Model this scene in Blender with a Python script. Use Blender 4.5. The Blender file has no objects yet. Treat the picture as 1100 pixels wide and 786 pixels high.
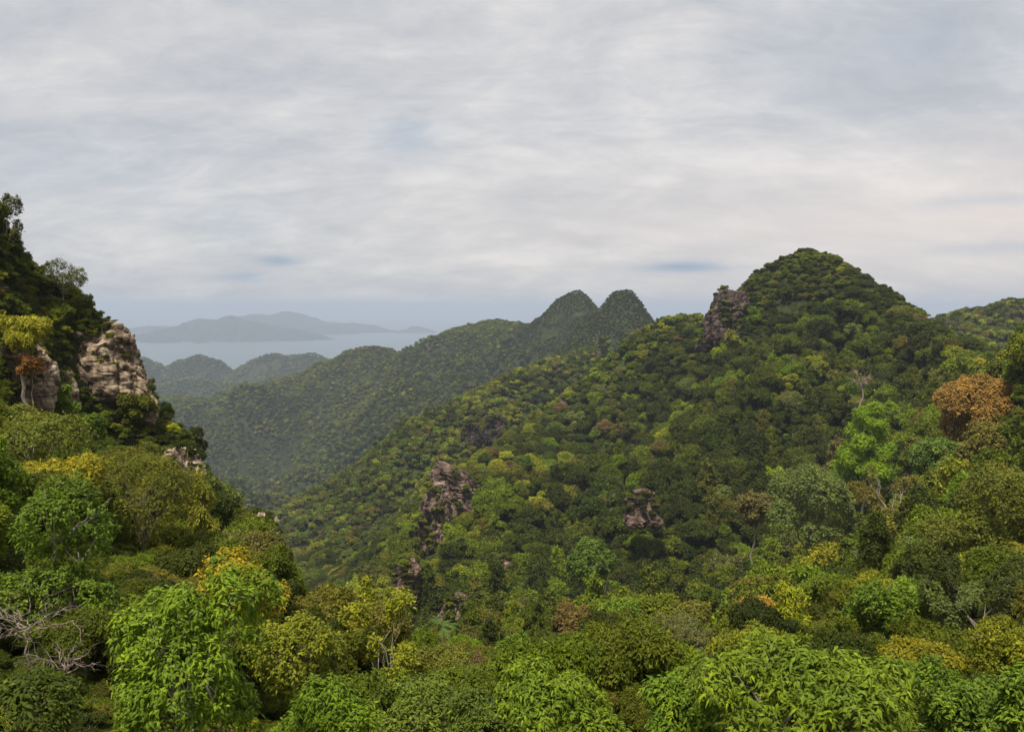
import bpy, math, random
import numpy as np
C = bpy.context.scene
COL = C.collection
# ------------------------------------------------------------------ camera
F, CX, CY = 953.0, 550.0, 393.0          # photograph is 1100 x 786
HOR = 330.0
PITCH = math.atan((CY - HOR) / F)
CAMZ = 480.0
cam = bpy.data.cameras.new('camera'); co = bpy.data.objects.new('camera', cam); COL.objects.link(co)
cam.sensor_width = 36.0; cam.lens = 36.0 * F / 1100.0
cam.clip_start = 0.5; cam.clip_end = 200000.0
co.location = (0, 0, CAMZ); co.rotation_euler = (math.pi/2 - PITCH, 0, 0)
C.camera = co
# ------------------------------------------------------------------ render settings
C.view_settings.view_transform = 'Standard'; C.view_settings.look = 'None'
C.view_settings.gamma = 1.0; C.view_settings.use_curve_mapping = False
C.view_settings.exposure = 0.47
C.cycles.max_bounces = 5; C.cycles.diffuse_bounces = 3; C.cycles.glossy_bounces = 2
C.cycles.transmission_bounces = 2; C.cycles.transparent_max_bounces = 4; C.cycles.volume_bounces = 1
C.cycles.use_denoising = True
C.cycles.sample_clamp_indirect = 4.0
# ------------------------------------------------------------------ light
SUN_EL, SUN_AZ = math.radians(66), math.radians(-155)      # azimuth from +Y towards +X : behind left
sd = (math.sin(SUN_AZ)*math.cos(SUN_EL), math.cos(SUN_AZ)*math.cos(SUN_EL), math.sin(SUN_EL))
sun = bpy.data.lights.new('sun', 'SUN'); sun.energy = 4.8; sun.angle = math.radians(10); sun.color = (1.0, 0.92, 0.78)
so = bpy.data.objects.new('sun', sun); COL.objects.link(so)
from mathutils import Vector
so.rotation_euler = Vector(sd).to_track_quat('Z', 'Y').to_euler()

def N(nt, t, **kw):
    n = nt.nodes.new(t)
    for k, v in kw.items():
        if k == 'inp':
            for kk, vv in v.items(): n.inputs[kk].default_value = vv
        else: setattr(n, k, v)
    return n

def pix_dir(px, py):
    cx, cy = (px - CX)/F, (CY - py)/F
    c, s = math.cos(PITCH), math.sin(PITCH)
    return np.array([cx, c + cy*s, -s + cy*c])

def make_world():
    w = bpy.data.worlds.new('World'); C.world = w; w.use_nodes = True
    nt = w.node_tree; nt.nodes.clear(); L = nt.links.new
    out = N(nt, 'ShaderNodeOutputWorld'); bg = N(nt, 'ShaderNodeBackground'); bg.inputs[1].default_value = 0.1
    L(bg.outputs[0], out.inputs[0])
    sky = N(nt, 'ShaderNodeTexSky', sky_type='NISHITA', sun_disc=False, sun_elevation=SUN_EL, sun_rotation=SUN_AZ,
            altitude=650.0, air_density=1.0, dust_density=2.0, ozone_density=1.5)
    tc = N(nt, 'ShaderNodeTexCoord')
    def math_(op, a, b=None, c=None, clamp=False):
        m = N(nt, 'ShaderNodeMath', operation=op, use_clamp=clamp)
        for i, v in enumerate((a, b, c)):
            if v is None: continue
            if isinstance(v, (int, float)): m.inputs[i].default_value = v
            else: L(v, m.inputs[i])
        return m.outputs[0]
    sp = N(nt, 'ShaderNodeSeparateXYZ'); L(tc.outputs['Generated'], sp.inputs[0])
    X, Y, Z = sp.outputs
    zz = math_('ADD', math_('MAXIMUM', Z, 0.0), 0.32)
    cb = N(nt, 'ShaderNodeCombineXYZ'); L(math_('DIVIDE', X, zz), cb.inputs[0]); L(math_('DIVIDE', Y, zz), cb.inputs[1])
    P = cb.outputs[0]
    def noise(scale, rot, sx, sy, detail, rough, dist, loc=(0, 0, 0)):
        mp = N(nt, 'ShaderNodeMapping'); L(P, mp.inputs[0])
        mp.inputs['Rotation'].default_value = (0, 0, math.radians(rot)); mp.inputs['Scale'].default_value = (sx, sy, 1)
        mp.inputs['Location'].default_value = loc
        n = N(nt, 'ShaderNodeTexNoise'); L(mp.outputs[0], n.inputs['Vector'])
        n.inputs['Scale'].default_value = scale; n.inputs['Detail'].default_value = detail
        n.inputs['Roughness'].default_value = rough; n.inputs['Distortion'].default_value = dist
        return n.outputs[0]
    big = noise(1.7, 30, 0.8, 1.1, 5, .55, 1.2, (3, 1, 0))
    strk = noise(3.4, 34, 0.65, 1.2, 9, .62, 1.0, (7, 2, 0))
    wisp = noise(9.0, -28, 0.75, 1.2, 9, .68, .6)
    s = math_('ADD', math_('ADD', math_('MULTIPLY', big, .40), math_('MULTIPLY', strk, .37)), math_('MULTIPLY', wisp, .23))
    rp = N(nt, 'ShaderNodeValToRGB'); L(s, rp.inputs[0])
    cr = rp.color_ramp; cr.interpolation = 'B_SPLINE'
    stops = [(0.37, (.445, .458, .49)), (0.46, (.53, .535, .552)), (0.54, (.622, .614, .614)), (0.62, (.76, .735, .715))]
    cr.elements[0].position = stops[0][0]; cr.elements[1].position = stops[-1][0]
    for p, c in stops[1:-1]: cr.elements.new(p)
    for e, (p, c) in zip(cr.elements, stops): e.position = p; e.color = (c[0], c[1], c[2], 1)
    up = N(nt, 'ShaderNodeVectorMath', operation='SCALE'); L(rp.outputs[0], up.inputs[0]); up.inputs['Scale'].default_value = 8.3
    # warm pale band low in the sky, a little stronger to the right
    warm = math_('MULTIPLY', math_('MULTIPLY', math_('SUBTRACT', 1.0, math_('MULTIPLY', math_('ABSOLUTE', math_('SUBTRACT', Z, 0.085)), 9.0), clamp=True), 1.0, clamp=True),
                 math_('ADD', .25, math_('MULTIPLY', X, .9)), clamp=True)
    mxw = N(nt, 'ShaderNodeMix', data_type='RGBA', blend_type='MIX'); L(warm, mxw.inputs[0]); L(up.outputs[0], mxw.inputs[6]); mxw.inputs[7].default_value = (6.7, 5.85, 5.35, 1)
    colr = mxw.outputs[2]
    # thin gaps: direction space ellipses (px, py, half width, half height, strength), broken up by the wisps
    gap = None
    for (px, py, wx, wy, st) in [(735, 287, 46, 6, .85), (300, 281, 20, 5, .7), (262, 299, 26, 6, .5), (435, 150, 34, 20, .38),
                                 (960, 55, 110, 55, .22), (1070, 266, 60, 6, .32), (60, 175, 110, 36, .25), (250, 240, 60, 18, .2), (1060, 215, 70, 6, .25)]:
        d = pix_dir(px, py); d /= np.linalg.norm(d)
        a0, z0 = math.atan2(d[0], d[1]), d[2]
        az = math_('ARCTAN2', X, Y)
        wob = math_('MULTIPLY', math_('SUBTRACT', strk, .5), 2.0)
        u = math_('DIVIDE', math_('SUBTRACT', az, a0), wx/F)
        v = math_('ADD', math_('DIVIDE', math_('SUBTRACT', Z, z0), wy/F), wob)
        q = math_('ADD', math_('MULTIPLY', u, u), math_('MULTIPLY', v, v))
        g = math_('MULTIPLY', math_('EXPONENT', math_('MULTIPLY', q, -1.0)), st)
        gap = g if gap is None else math_('MAXIMUM', gap, g)
    mxg = N(nt, 'ShaderNodeMix', data_type='RGBA'); L(gap, mxg.inputs[0]); L(colr, mxg.inputs[6]); mxg.inputs[7].default_value = (1.9, 2.8, 3.9, 1)
    cloud = mxg.outputs[2]
    mx = N(nt, 'ShaderNodeMix', data_type='RGBA'); mx.inputs[0].default_value = 0.94
    L(sky.outputs[0], mx.inputs[6]); L(cloud, mx.inputs[7])
    L(mx.outputs[2], bg.inputs[0])
make_world()

# ------------------------------------------------------------------ helpers
def tag(o, label=None, cat=None, group=None, kind=None):
    if label: o['label'] = label
    if cat: o['category'] = cat
    if group: o['group'] = group
    if kind: o['kind'] = kind
    return o
def link(name, data, parent=None, loc=None):
    o = bpy.data.objects.new(name, data); COL.objects.link(o)
    if parent: o.parent = parent
    if loc is not None: o.location = loc
    return o
def fast_mesh(name, V, faces, mats=(), mi=None, smooth=False, fattr=None):
    """faces: (n,k) int array or list of such arrays"""
    if not isinstance(faces, list): faces = [faces]
    faces = [f for f in faces if len(f)]
    me = bpy.data.meshes.new(name)
    V = np.asarray(V, np.float32)
    me.vertices.add(len(V)); me.vertices.foreach_set('co', V.ravel())
    loops = np.concatenate([f.ravel() for f in faces]).astype(np.int32)
    tot = np.concatenate([np.full(len(f), f.shape[1]) for f in faces]).astype(np.int32)
    start = np.concatenate([[0], np.cumsum(tot)[:-1]]).astype(np.int32)
    me.loops.add(len(loops)); me.loops.foreach_set('vertex_index', loops)
    me.polygons.add(len(tot)); me.polygons.foreach_set('loop_start', start); me.polygons.foreach_set('loop_total', tot)
    for m in mats: me.materials.append(m)
    if mi is not None: me.polygons.foreach_set('material_index', np.asarray(mi, np.int32))
    me.polygons.foreach_set('use_smooth', np.full(len(tot), smooth))
    if fattr:
        for k, a in fattr.items():
            at = me.attributes.new(k, 'FLOAT', 'FACE'); at.data.foreach_set('value', np.asarray(a, np.float32))
    me.update(calc_edges=True); me.validate(clean_customdata=False)
    return me

def _h(ix, iy, iz, seed):
    n = (ix.astype(np.int64)*374761393 + iy.astype(np.int64)*668265263 + iz.astype(np.int64)*2147483647 + seed*1274126177) & 0xffffffff
    n = ((n ^ (n >> 13)) * 1274126177) & 0xffffffff
    n = ((n ^ (n >> 16)) * 2246822519) & 0xffffffff
    return ((n ^ (n >> 15)) & 0xffffff) / float(0xffffff)
def vnoise(x, y, z=None, seed=0):
    x = np.asarray(x, float); y = np.asarray(y, float); z = np.zeros_like(x) if z is None else np.asarray(z, float)
    ix, iy, iz = np.floor(x), np.floor(y), np.floor(z)
    fx, fy, fz = x-ix, y-iy, z-iz
    fx, fy, fz = [t*t*t*(t*(t*6-15)+10) for t in (fx, fy, fz)]
    r = 0
    for dx in (0, 1):
        for dy in (0, 1):
            for dz in (0, 1):
                r = r + _h(ix+dx, iy+dy, iz+dz, seed)*(fx if dx else 1-fx)*(fy if dy else 1-fy)*(fz if dz else 1-fz)
    return r*2 - 1
def fbm(x, y, z=None, oct=4, seed=0, gain=.5):
    a, r, f = 1.0, 0, 1.0
    for o in range(oct):
        r = r + a*vnoise(np.asarray(x)*f+o*17.3, np.asarray(y)*f+o*9.1, None if z is None else np.asarray(z)*f+o*5.7, seed+o)
        a *= gain; f *= 2.03
    return r

def ppt(px, py, r):
    """world point (z relative to the camera) on the ray of a pixel at horizontal range r"""
    d = pix_dir(px, py); return d * (r/math.hypot(d[0], d[1]))
def project(x, y, zr):
    c, s = math.cos(PITCH), math.sin(PITCH)
    dep = y*c - zr*s; up = y*s + zr*c
    return CX + F*x/dep, CY - F*up/dep, dep

def treeR(r):
    return np.interp(np.log(np.maximum(r, 1)), np.log([20, 45, 100, 200, 400, 640, 1000, 2000, 5000]), [0.9, 1.3, 2.5, 3.7, 4.2, 4.2, 4.0, 3.9, 6.0])
def canopy_h(r): return np.interp(r, [100, 400, 700], [1.45, 1.6, 2.1])*treeR(r)

# ------------------------------------------------------------------ terrain
NEAR = [  # px, py, range : visible canopy surface
 (-330,40,120),(-200,110,120),(-100,150,120),(-330,300,80),(-150,330,80),(-330,500,40),(-150,520,38),(-200,700,14),
 (0,218,125),(22,252,128),(45,277,132),(72,281,136),(90,303,139),(98,322,141),(112,350,144),(131,378,148),(141,428,146),(60,350,126),(30,330,118),
 (0,345,105),(20,430,92),(60,430,112),(84,452,122),(60,470,88),(110,470,112),
 (165,446,140),(190,452,138),(212,468,134),(222,492,130),(246,518,124),(264,542,118),(288,566,112),(292,600,104),(303,628,92),(325,665,76),
 (180,520,96),(220,560,88),(255,590,70),(30,520,52),(110,540,56),(160,500,78),(30,600,32),(110,600,34),(200,620,36),(270,650,40),(310,690,44),
 (20,700,19),(100,786,12),(-100,786,9),(200,786,14),(200,700,22),(300,786,16),(300,735,26),(380,740,30),(380,690,52),(410,786,18),(440,735,34),(430,700,52),
 (520,786,18),(520,745,28),(600,786,16),(600,752,23),(700,786,15),(700,760,20),(780,786,13),(780,745,18),(850,786,12),(850,735,16),(940,786,13),(940,745,18),
 (1020,786,15),(1020,755,22),(1100,786,14),(1100,745,20),(1250,786,14),(1250,700,26),(1400,760,15),(1400,600,60),
 (480,700,84),(560,712,80),(480,675,125),(560,678,126),(640,706,92),(700,700,92),(640,665,135),(700,655,145),(600,640,175),(760,690,96),(800,655,135),(850,672,100),
 (900,690,66),(900,640,125),(960,700,48),(980,640,84),(1040,690,50),(1040,620,84),(1090,690,44),(1090,560,96),(1250,560,100),(1400,480,150),(1010,580,125),(950,590,155),
 (880,590,190),(800,600,225),(720,600,245),(650,590,255),(640,560,300),(720,560,310),(800,560,290),(870,545,250),(940,540,205),(1010,520,180),(1080,500,165),(1250,450,200),
 (560,640,225),(520,660,200),(460,668,170),(430,678,150),(570,600,290),(520,610,290),(600,560,345),(560,560,370),(500,580,350),(480,620,280),(440,640,262),(420,620,330),
 (850,510,320),(780,510,375),(720,510,410),(660,510,430),(600,510,450),(560,500,470),(520,486,480),(500,508,455),(480,515,450),(462,530,440),(452,560,410),
 (930,480,280),(930,430,350),(1000,450,280),(1060,430,235),(1110,430,235),(1250,400,300),(1000,400,360),(1060,390,330),(1110,388,330),(860,450,410),(790,450,450),(720,450,495),(660,450,535),(610,450,560),(575,452,575),(545,466,560),
 (865,400,480),(800,400,500),(740,400,545),(690,400,585),(650,405,610),(860,345,540),(920,360,500),(980,370,430),(905,320,530),(820,340,535),
 (700,349,680),(715,340,670),(740,333,650),(765,334,630),(782,322,600),(792,304,585),(805,288,580),(822,276,575),(835,270,572),(850,267,570),(870,266,568),(895,274,560),(918,289,550),(945,300,535),(966,307,520),(985,325,500),(1002,338,480),(1030,352,450),(1050,362,430),(1080,373,405),(1110,380,395),(1250,395,420),(1400,390,450),
 (672,362,680),(650,382,670),(628,402,650),(600,425,620),(585,440,605),
 (430,560,520),(400,565,560),(350,580,600),(310,590,640),(300,630,520),(360,640,430),(400,650,340),(330,660,400),(350,610,520),(260,600,640),
]
HID = [  # px, range, z relative : hidden backs and valley floors
 (-100,138,26),(0,140,8),(10,139,5),(22,140,0),(45,143,-4),(72,147,-5),(98,152,-12),(115,157,-18),(131,164,-26),
 (-330,250,20),(-100,260,10),(0,230,-10),(60,220,-25),(110,215,-50),(150,205,-65),(200,200,-75),(250,180,-85),(290,160,-80),(330,135,-72),(370,110,-55),(330,300,-150),(200,400,-200),(0,400,-120),(-330,500,-60),
 (420,90,-40),(460,60,-27),(560,50,-24),(700,40,-19),(850,34,-15),(950,34,-15),(1050,36,-14),(400,200,-95),(370,280,-130),
 (200,800,-280),(0,900,-300),(-330,1000,-320),(400,800,-255),(330,950,-290),(500,750,-200),(560,780,-170),(440,560,-160),(470,650,-190),
 (985,560,-32),(1005,540,-38),(1035,520,-48),(1070,490,-50),(945,600,-30),(905,635,-30),(868,640,-10),(825,640,-12),(795,650,-22),(740,730,-60),
 (620,900,-190),(700,900,-150),(750,850,-120),(800,800,-110),(860,760,-90),(920,740,-95),(1000,700,-110),(1080,650,-110),(1250,650,-100),(1400,700,-110),
 (0,1500,-420),(300,1500,-420),(550,1400,-400),(800,1300,-380),(1100,1300,-360),(1400,1300,-380),(-330,1500,-400),
 (-330,5,-4),(0,5,-4),(300,5,-4.2),(550,5,-4.5),(850,5,-4.5),(1100,5,-4.5),(1400,5,-4)]
def _rbf():
    U, T = [], []
    for px, py, r in NEAR:
        p = ppt(px, py, r); U.append((math.atan2(p[0], p[1]), math.log(r))); T.append((p[2]-(canopy_h(r) if r > 30 else 2.6))/r)
    for px, r, z in HID:
        p = ppt(px, 400, r); U.append((math.atan2(p[0], p[1]), math.log(r))); T.append(z/r)
    U = np.array(U); T = np.array(T)
    d = np.linalg.norm(U[:, None]-U[None], axis=2)
    n = len(U); A = np.zeros((n+3, n+3)); c = .03
    A[:n, :n] = np.sqrt(d*d+c*c) - 0.0015*np.eye(n); A[:n, n] = 1; A[:n, n+1:] = U; A[n, :n] = 1; A[n+1:, :n] = U.T
    w = np.linalg.solve(A, np.concatenate([T, [0, 0, 0]]))
    return U, w, c
_U, _W, _c = _rbf()
def near_t(az, lr):
    sh = az.shape; q = np.stack([az.ravel(), lr.ravel()], 1); out = np.empty(len(q))
    for i in range(0, len(q), 20000):
        b = q[i:i+20000]
        d = np.sqrt(((b[:, None]-_U[None])**2).sum(2) + _c*_c)
        out[i:i+20000] = d@_W[:-3] + _W[-3] + b@_W[-2:]
    return out.reshape(sh)
# far ridges: (slope, rounding width, [(px,py,range),...])
RIDGES = [
 (1.05, 15, [(545,352,2000),(560,347,1950),(575,341,1900),(590,331,1840),(600,322,1790),(608,316,1760),(615,311,1745),(621,307.5,1740),(627,311.5,1735),(633,319,1720),(640,328,1690),(650,340,1650),(662,348,1600),(720,356,1500)]),
 (.50, 60, [(110,440,2700),(160,428,2650),(196,425,2600),(235,428,2550),(270,422,2500),(305,404,2480),(352,386,2450),(380,376,2430),(400,371,2420),(426,378,2400),(440,373,2380),(474,359,2300),(505,349,2200),(526,341,2120),(554,346,2000),(575,345,1900)]),
 (1.25, 12, [(640,350,1400),(646,343,1405),(653,330,1410),(660,319,1415),(666,311.5,1418),(671,310,1420),(677,312,1418),(683,319,1415),(689,328,1410),(695,340,1400),(702,354,1390)]),
 (.70, 25, [(668,330,1410),(652,350,1390),(630,366,1350),(600,378,1300),(570,400,1250),(540,420,1150),(505,442,1100)]),
 (.75, 30, [(640,372,1020),(610,379,960),(588,383,930),(565,392,900),(545,408,880),(515,425,850),(488,440,840),(450,462,860),(400,492,880),(350,520,900),(300,545,930),(255,560,950)]),
 (.95, 14, [(560,430,760),(535,448,735),(512,457,715),(500,470,700),(485,490,680),(470,510,640)]),
 (.8, 20, [(475,455,800),(452,468,780),(435,490,760),(415,520,740),(395,545,720)]),
 (.55, 40, [(-200,400,1400),(0,440,1400),(150,500,1350),(230,540,1250),(290,560,1150)]),
 (.50, 50, [(1000,352,1150),(1030,338,1100),(1060,325,1060),(1100,320,1040),(1160,316,1040),(1250,322,1100),(1400,330,1200)]),
 (.75, 30, [(-100,400,5000),(60,395,4900),(120,385,4800),(140,382,4750),(155,383,4750),(168,389,4750),(176,395,4750),(186,391,4720),(200,384,4700),(216,380,4700),(235,385,4700),(252,398,4700),(268,391,4650),(280,384,4600),(292,379,4600),(312,380,4600),(332,378,4550),(352,384,4500),(420,395,4400),(500,400,4300)]),
 (.6, 40, [(90,434,3900),(200,405,4000),(260,412,3900),(330,400,3900),(400,395,3800)]),
]
def _ridge_arr():
    R = []
    for s, w, pl in RIDGES:
        P = np.array([ppt(*q) for q in pl])
        rr = np.array([q[2] for q in pl])
        P[:, 2] -= canopy_h(rr)
        R.append((s, w, P))
    return R
_R = _ridge_arr()
def ridge_z(x, y, acc, R=_R, k=4.0, amp_g=.30):
    gul = np.abs(vnoise(x/85+.3*vnoise(x/50, y/50, seed=7), y/85, seed=81))*1.4 + .5*np.abs(vnoise(x/34, y/34, seed=82))
    r = np.hypot(x, y)
    wx = x + np.clip(r*.018, 6, 60)*fbm(x/(r*.10+20), y/(r*.10+20), oct=3, seed=3)*0.7
    wy = y + np.clip(r*.018, 6, 60)*fbm(x/(r*.10+20), y/(r*.10+20), oct=3, seed=11)*0.7
    E = acc
    for i, (s, w, P) in enumerate(R):
        zb = np.full(x.shape, -1e9)
        sl = s*(1 + .30*fbm(x/(3.0*w+30), y/(3.0*w+30), oct=3, seed=40+i))
        for a, b in zip(P[:-1], P[1:]):
            ab = b[:2]-a[:2]; L2 = (ab**2).sum()+1e-9
            # warp only away from the crest so the skyline keeps its shape
            t0 = np.clip(((x-a[0])*ab[0]+(y-a[1])*ab[1])/L2, 0, 1)
            d0 = np.hypot(x-(a[0]+t0*ab[0]), y-(a[1]+t0*ab[1])); m = np.clip(d0/(2*w), 0, 1)
            X = x + (wx-x)*m; Y = y + (wy-y)*m
            t = np.clip(((X-a[0])*ab[0]+(Y-a[1])*ab[1])/L2, 0, 1)
            d = np.hypot(X-(a[0]+t*ab[0]), Y-(a[1]+t*ab[1]))
            z = a[2]+t*(b[2]-a[2]) - sl*(np.sqrt(d*d+w*w)-w)
            if amp_g: z = z - amp_g*np.minimum(np.maximum(d-w*.5, 0), 150)*gul
            zb = np.maximum(zb, z)
        hi = np.maximum(E, zb); E = hi + k*np.log(np.exp(np.clip((E-hi)/k, -50, 0))+np.exp(np.clip((zb-hi)/k, -50, 0))) - (k*.0)
    return E
AZL = 0.86
def skyline(px): return np.interp(px, [400, 440, 500, 545, 585, 628, 672, 700, 765, 800, 850, 900, 945, 1000, 1050, 1110, 1300], [600, 560, 508, 466, 440, 402, 362, 343, 331, 298, 267, 276, 300, 338, 362, 380, 395])
def height(x, y):
    """ground height relative to the camera"""
    x = np.asarray(x, float); y = np.asarray(y, float)
    r = np.maximum(np.hypot(x, y), 3.0); az = np.arctan2(x, y)
    azc = np.clip(az, -AZL, AZL)
    def near(a):
        t = near_t(a, np.log(np.clip(r, 4, 1500)))
        return t*np.clip(r, 4, 1500)
    zn = near(azc)
    m = np.abs(az) > AZL
    if m.any():
        k = np.clip((np.abs(az)-AZL)/(math.pi-AZL), 0, 1); k = k*k*(3-2*k)*.5
        zo = near(-azc)
        zn = np.where(m, zn*(1-k)+zo*k, zn)
        zn = np.where(m, np.minimum(zn, 60 + 0*zn), zn)
    amp = np.clip(r*.006, 0.05, 3.0)
    zn = zn + amp*fbm(x/(r*.08+3), y/(r*.08+3), oct=3, seed=21)
    ppx, ppy, _ = project(x, np.maximum(y, 1), zn)
    skyl = skyline(ppx)
    mk = np.clip((ppy-skyl-12)/70, 0, 1)*np.clip((r-140)/90, 0, 1)*np.clip((760-r)/120, 0, 1)*np.clip((ppx-330)/120, 0, 1)*(1-np.exp(-((ppx-465)/70)**2-((ppy-580)/80)**2))
    # spurs and gullies run down towards the valley at the lower left
    a1 = (x*.55+y*.83); b1 = (x*.83-y*.55)
    wv = 26*fbm(x/90, y/90, oct=3, seed=90)
    rd = 1-np.abs(vnoise((b1+wv)/78+4, (a1+wv)/210+2, seed=91))*2.2
    rd2 = 1-np.abs(vnoise((b1-wv)/27+8, (a1+wv)/80+5, seed=92))*2.0
    zn = zn + mk*(22*rd + 6*rd2 - 9)
    f = np.clip((r-1300)/900, 0, 1)
    zn = zn*(1-f) + (-445+20*fbm(x/400, y/400, seed=5))*f
    far = r > 500
    z = zn.copy()
    if far.any():
        zr = ridge_z(x[far], y[far], zn[far])
        zr += np.clip(r[far]*.004, 0, 6)*fbm(x[far]/70, y[far]/70, oct=3, seed=33)
        b = np.clip((r[far]-500)/80, 0, 1)
        z[far] = zn[far]*(1-b) + zr*b
    g = np.clip((r-6200)/1500, 0, 1)
    z = z*(1-g) + (-CAMZ-40)*g
    return z

def mat(name): 
    m = bpy.data.materials.new(name); m.use_nodes = True
    return m, m.node_tree, m.node_tree.nodes['Principled BSDF'], m.node_tree.nodes['Material Output']
def ramp(nt, stops):
    r = N(nt, 'ShaderNodeValToRGB'); cr = r.color_ramp
    cr.elements[0].position = stops[0][0]; cr.elements[1].position = stops[-1][0]
    for p, c in stops[1:-1]: cr.elements.new(p)
    for e, (p, c) in zip(cr.elements, stops): e.position = p; e.color = (*c, 1)
    return r
def ground_mat():
    m, nt, b, o = mat('forest_floor'); L = nt.links.new
    geo = N(nt, 'ShaderNodeNewGeometry')
    n = N(nt, 'ShaderNodeTexNoise'); n.inputs['Scale'].default_value = .35; n.inputs['Detail'].default_value = 8
    L(geo.outputs['Position'], n.inputs['Vector'])
    n2 = N(nt, 'ShaderNodeTexNoise'); n2.inputs['Scale'].default_value = .06; n2.inputs['Detail'].default_value = 6
    L(geo.outputs['Position'], n2.inputs['Vector'])
    r = ramp(nt, [(.3, (.012, .018, .006)), (.5, (.025, .035, .011)), (.7, (.045, .042, .02))]); L(n.outputs[0], r.inputs[0])
    r2 = ramp(nt, [(.35, (.6, .6, .6)), (.65, (1.3, 1.3, 1.1))]); L(n2.outputs[0], r2.inputs[0])
    mx = N(nt, 'ShaderNodeMix', data_type='RGBA', blend_type='MULTIPLY'); mx.inputs[0].default_value = 1
    L(r.outputs[0], mx.inputs[6]); L(r2.outputs[0], mx.inputs[7]); L(mx.outputs[2], b.inputs['Base Color'])
    b.inputs['Roughness'].default_value = 1; b.inputs['Specular IOR Level'].default_value = .1
    bp = N(nt, 'ShaderNodeBump'); bp.inputs['Strength'].default_value = .8; bp.inputs['Distance'].default_value = .6
    L(n.outputs[0], bp.inputs['Height']); L(bp.outputs[0], b.inputs['Normal'])
    return m
def build_terrain():
    a_in = np.arange(-.66, .6601, .0024)
    a_out = np.concatenate([np.linspace(.66, math.pi, 70)[1:]])
    az = np.concatenate([-a_out[::-1][1:], a_in, a_out[:]])            # closes at +-pi
    lr = np.concatenate([np.arange(math.log(2.5), math.log(7800), .0125), np.log([9000, 12000, 20000, 40000, 62000])])
    A, Lr = np.meshgrid(az, lr); R = np.exp(Lr); X, Y = R*np.sin(A), R*np.cos(A)
    Z = height(X, Y) + CAMZ
    nr, na = A.shape
    V = np.stack([X.ravel(), Y.ravel(), Z.ravel()], 1)
    i = np.arange(nr-1)[:, None]*na; j = np.arange(na)[None]; j2 = (j+1) % na
    f = np.stack([i+j, i+j2, i+na+j2, i+na+j], -1).reshape(-1, 4)
    cz = len(V); V = np.vstack([V, [0, 0, Z[0].mean()]])
    tri = np.stack([np.full(na, cz), np.arange(na), (np.arange(na)+1) % na], 1)
    me = fast_mesh('terrain', V, [f[:, ::-1], tri[:, ::-1]], [ground_mat()], smooth=True)
    return tag(link('terrain', me), 'forested mountain slopes falling to a hidden valley', kind='structure')
build_terrain()

def sea_mat():
    m, nt, b, o = mat('sea_water'); L = nt.links.new
    b.inputs['Base Color'].default_value = (.05, .085, .10, 1); b.inputs['Roughness'].default_value = .32
    geo = N(nt, 'ShaderNodeNewGeometry')
    n = N(nt, 'ShaderNodeTexNoise'); n.inputs['Scale'].default_value = .02; n.inputs['Detail'].default_value = 5; L(geo.outputs['Position'], n.inputs['Vector'])
    bp = N(nt, 'ShaderNodeBump'); bp.inputs['Strength'].default_value = .25; bp.inputs['Distance'].default_value = 2; L(n.outputs[0], bp.inputs['Height']); L(bp.outputs[0], b.inputs['Normal'])
    return m
def build_sea():
    rs = np.array([5200, 7000, 9000, 12000, 16000, 22000, 30000, 42000, 60000.]); na = 160
    A, R = np.meshgrid(np.linspace(-math.pi, math.pi, na, endpoint=False), rs)
    V = np.stack([(R*np.sin(A)).ravel(), (R*np.cos(A)).ravel(), np.zeros(R.size)], 1)
    i = np.arange(len(rs)-1)[:, None]*na; j = np.arange(na)[None]; j2 = (j+1) % na
    f = np.stack([i+j, i+na+j, i+na+j2, i+j2], -1).reshape(-1, 4)
    tag(link('sea', fast_mesh('sea', V, f[:, ::-1], [sea_mat()], smooth=True)), 'calm pale grey sea beyond the hills', kind='structure')
build_sea()

def island_mat():
    m, nt, b, o = mat('island_forest'); L = nt.links.new
    geo = N(nt, 'ShaderNodeNewGeometry')
    n = N(nt, 'ShaderNodeTexNoise'); n.inputs['Scale'].default_value = .01; n.inputs['Detail'].default_value = 8; L(geo.outputs['Position'], n.inputs['Vector'])
    r = ramp(nt, [(.35, (.014, .022, .012)), (.65, (.032, .042, .022))]); L(n.outputs[0], r.inputs[0]); L(r.outputs[0], b.inputs['Base Color'])
    b.inputs['Roughness'].default_value = 1; b.inputs['Specular IOR Level'].default_value = .05
    bp = N(nt, 'ShaderNodeBump'); bp.inputs['Strength'].default_value = 1; bp.inputs['Distance'].default_value = 25; L(n.outputs[0], bp.inputs['Height']); L(bp.outputs[0], b.inputs['Normal'])
    return m
IM = island_mat()
def island(name, label, ridges):
    RR = []
    for s, w, pl in ridges: RR.append((s, w, np.array([ppt(*q) for q in pl])))
    allp = np.concatenate([P for _, _, P in RR]); pad = 1800
    x0, x1, y0, y1 = allp[:, 0].min()-pad, allp[:, 0].max()+pad, allp[:, 1].min()-pad, allp[:, 1].max()+pad
    st = 42.0
    xs, ys = np.arange(x0, x1, st), np.arange(y0, y1, st*1.6); X, Y = np.meshgrid(xs, ys)
    Z = ridge_z(X, Y, np.full(X.shape, -CAMZ-200.), RR, k=12, amp_g=.12) + 22*fbm(X/300, Y/300, oct=4, seed=60) + 9*fbm(X/90, Y/90, oct=2, seed=61)
    Z = Z + CAMZ
    ny, nx = X.shape; V = np.stack([X.ravel(), Y.ravel(), np.maximum(Z, -20).ravel()], 1)
    i = np.arange(ny-1)[:, None]*nx; j = np.arange(nx-1)[None]
    f = np.stack([i+j, i+j+1, i+nx+j+1, i+nx+j], -1).reshape(-1, 4)
    keep = (Z.ravel()[f] > -15).any(1); f = f[keep]
    u, inv = np.unique(f, return_inverse=True)
    me = fast_mesh(name, V[u], inv.reshape(-1, 4), [IM], smooth=True)
    tag(link(name, me), label, 'island', kind='structure')
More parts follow.
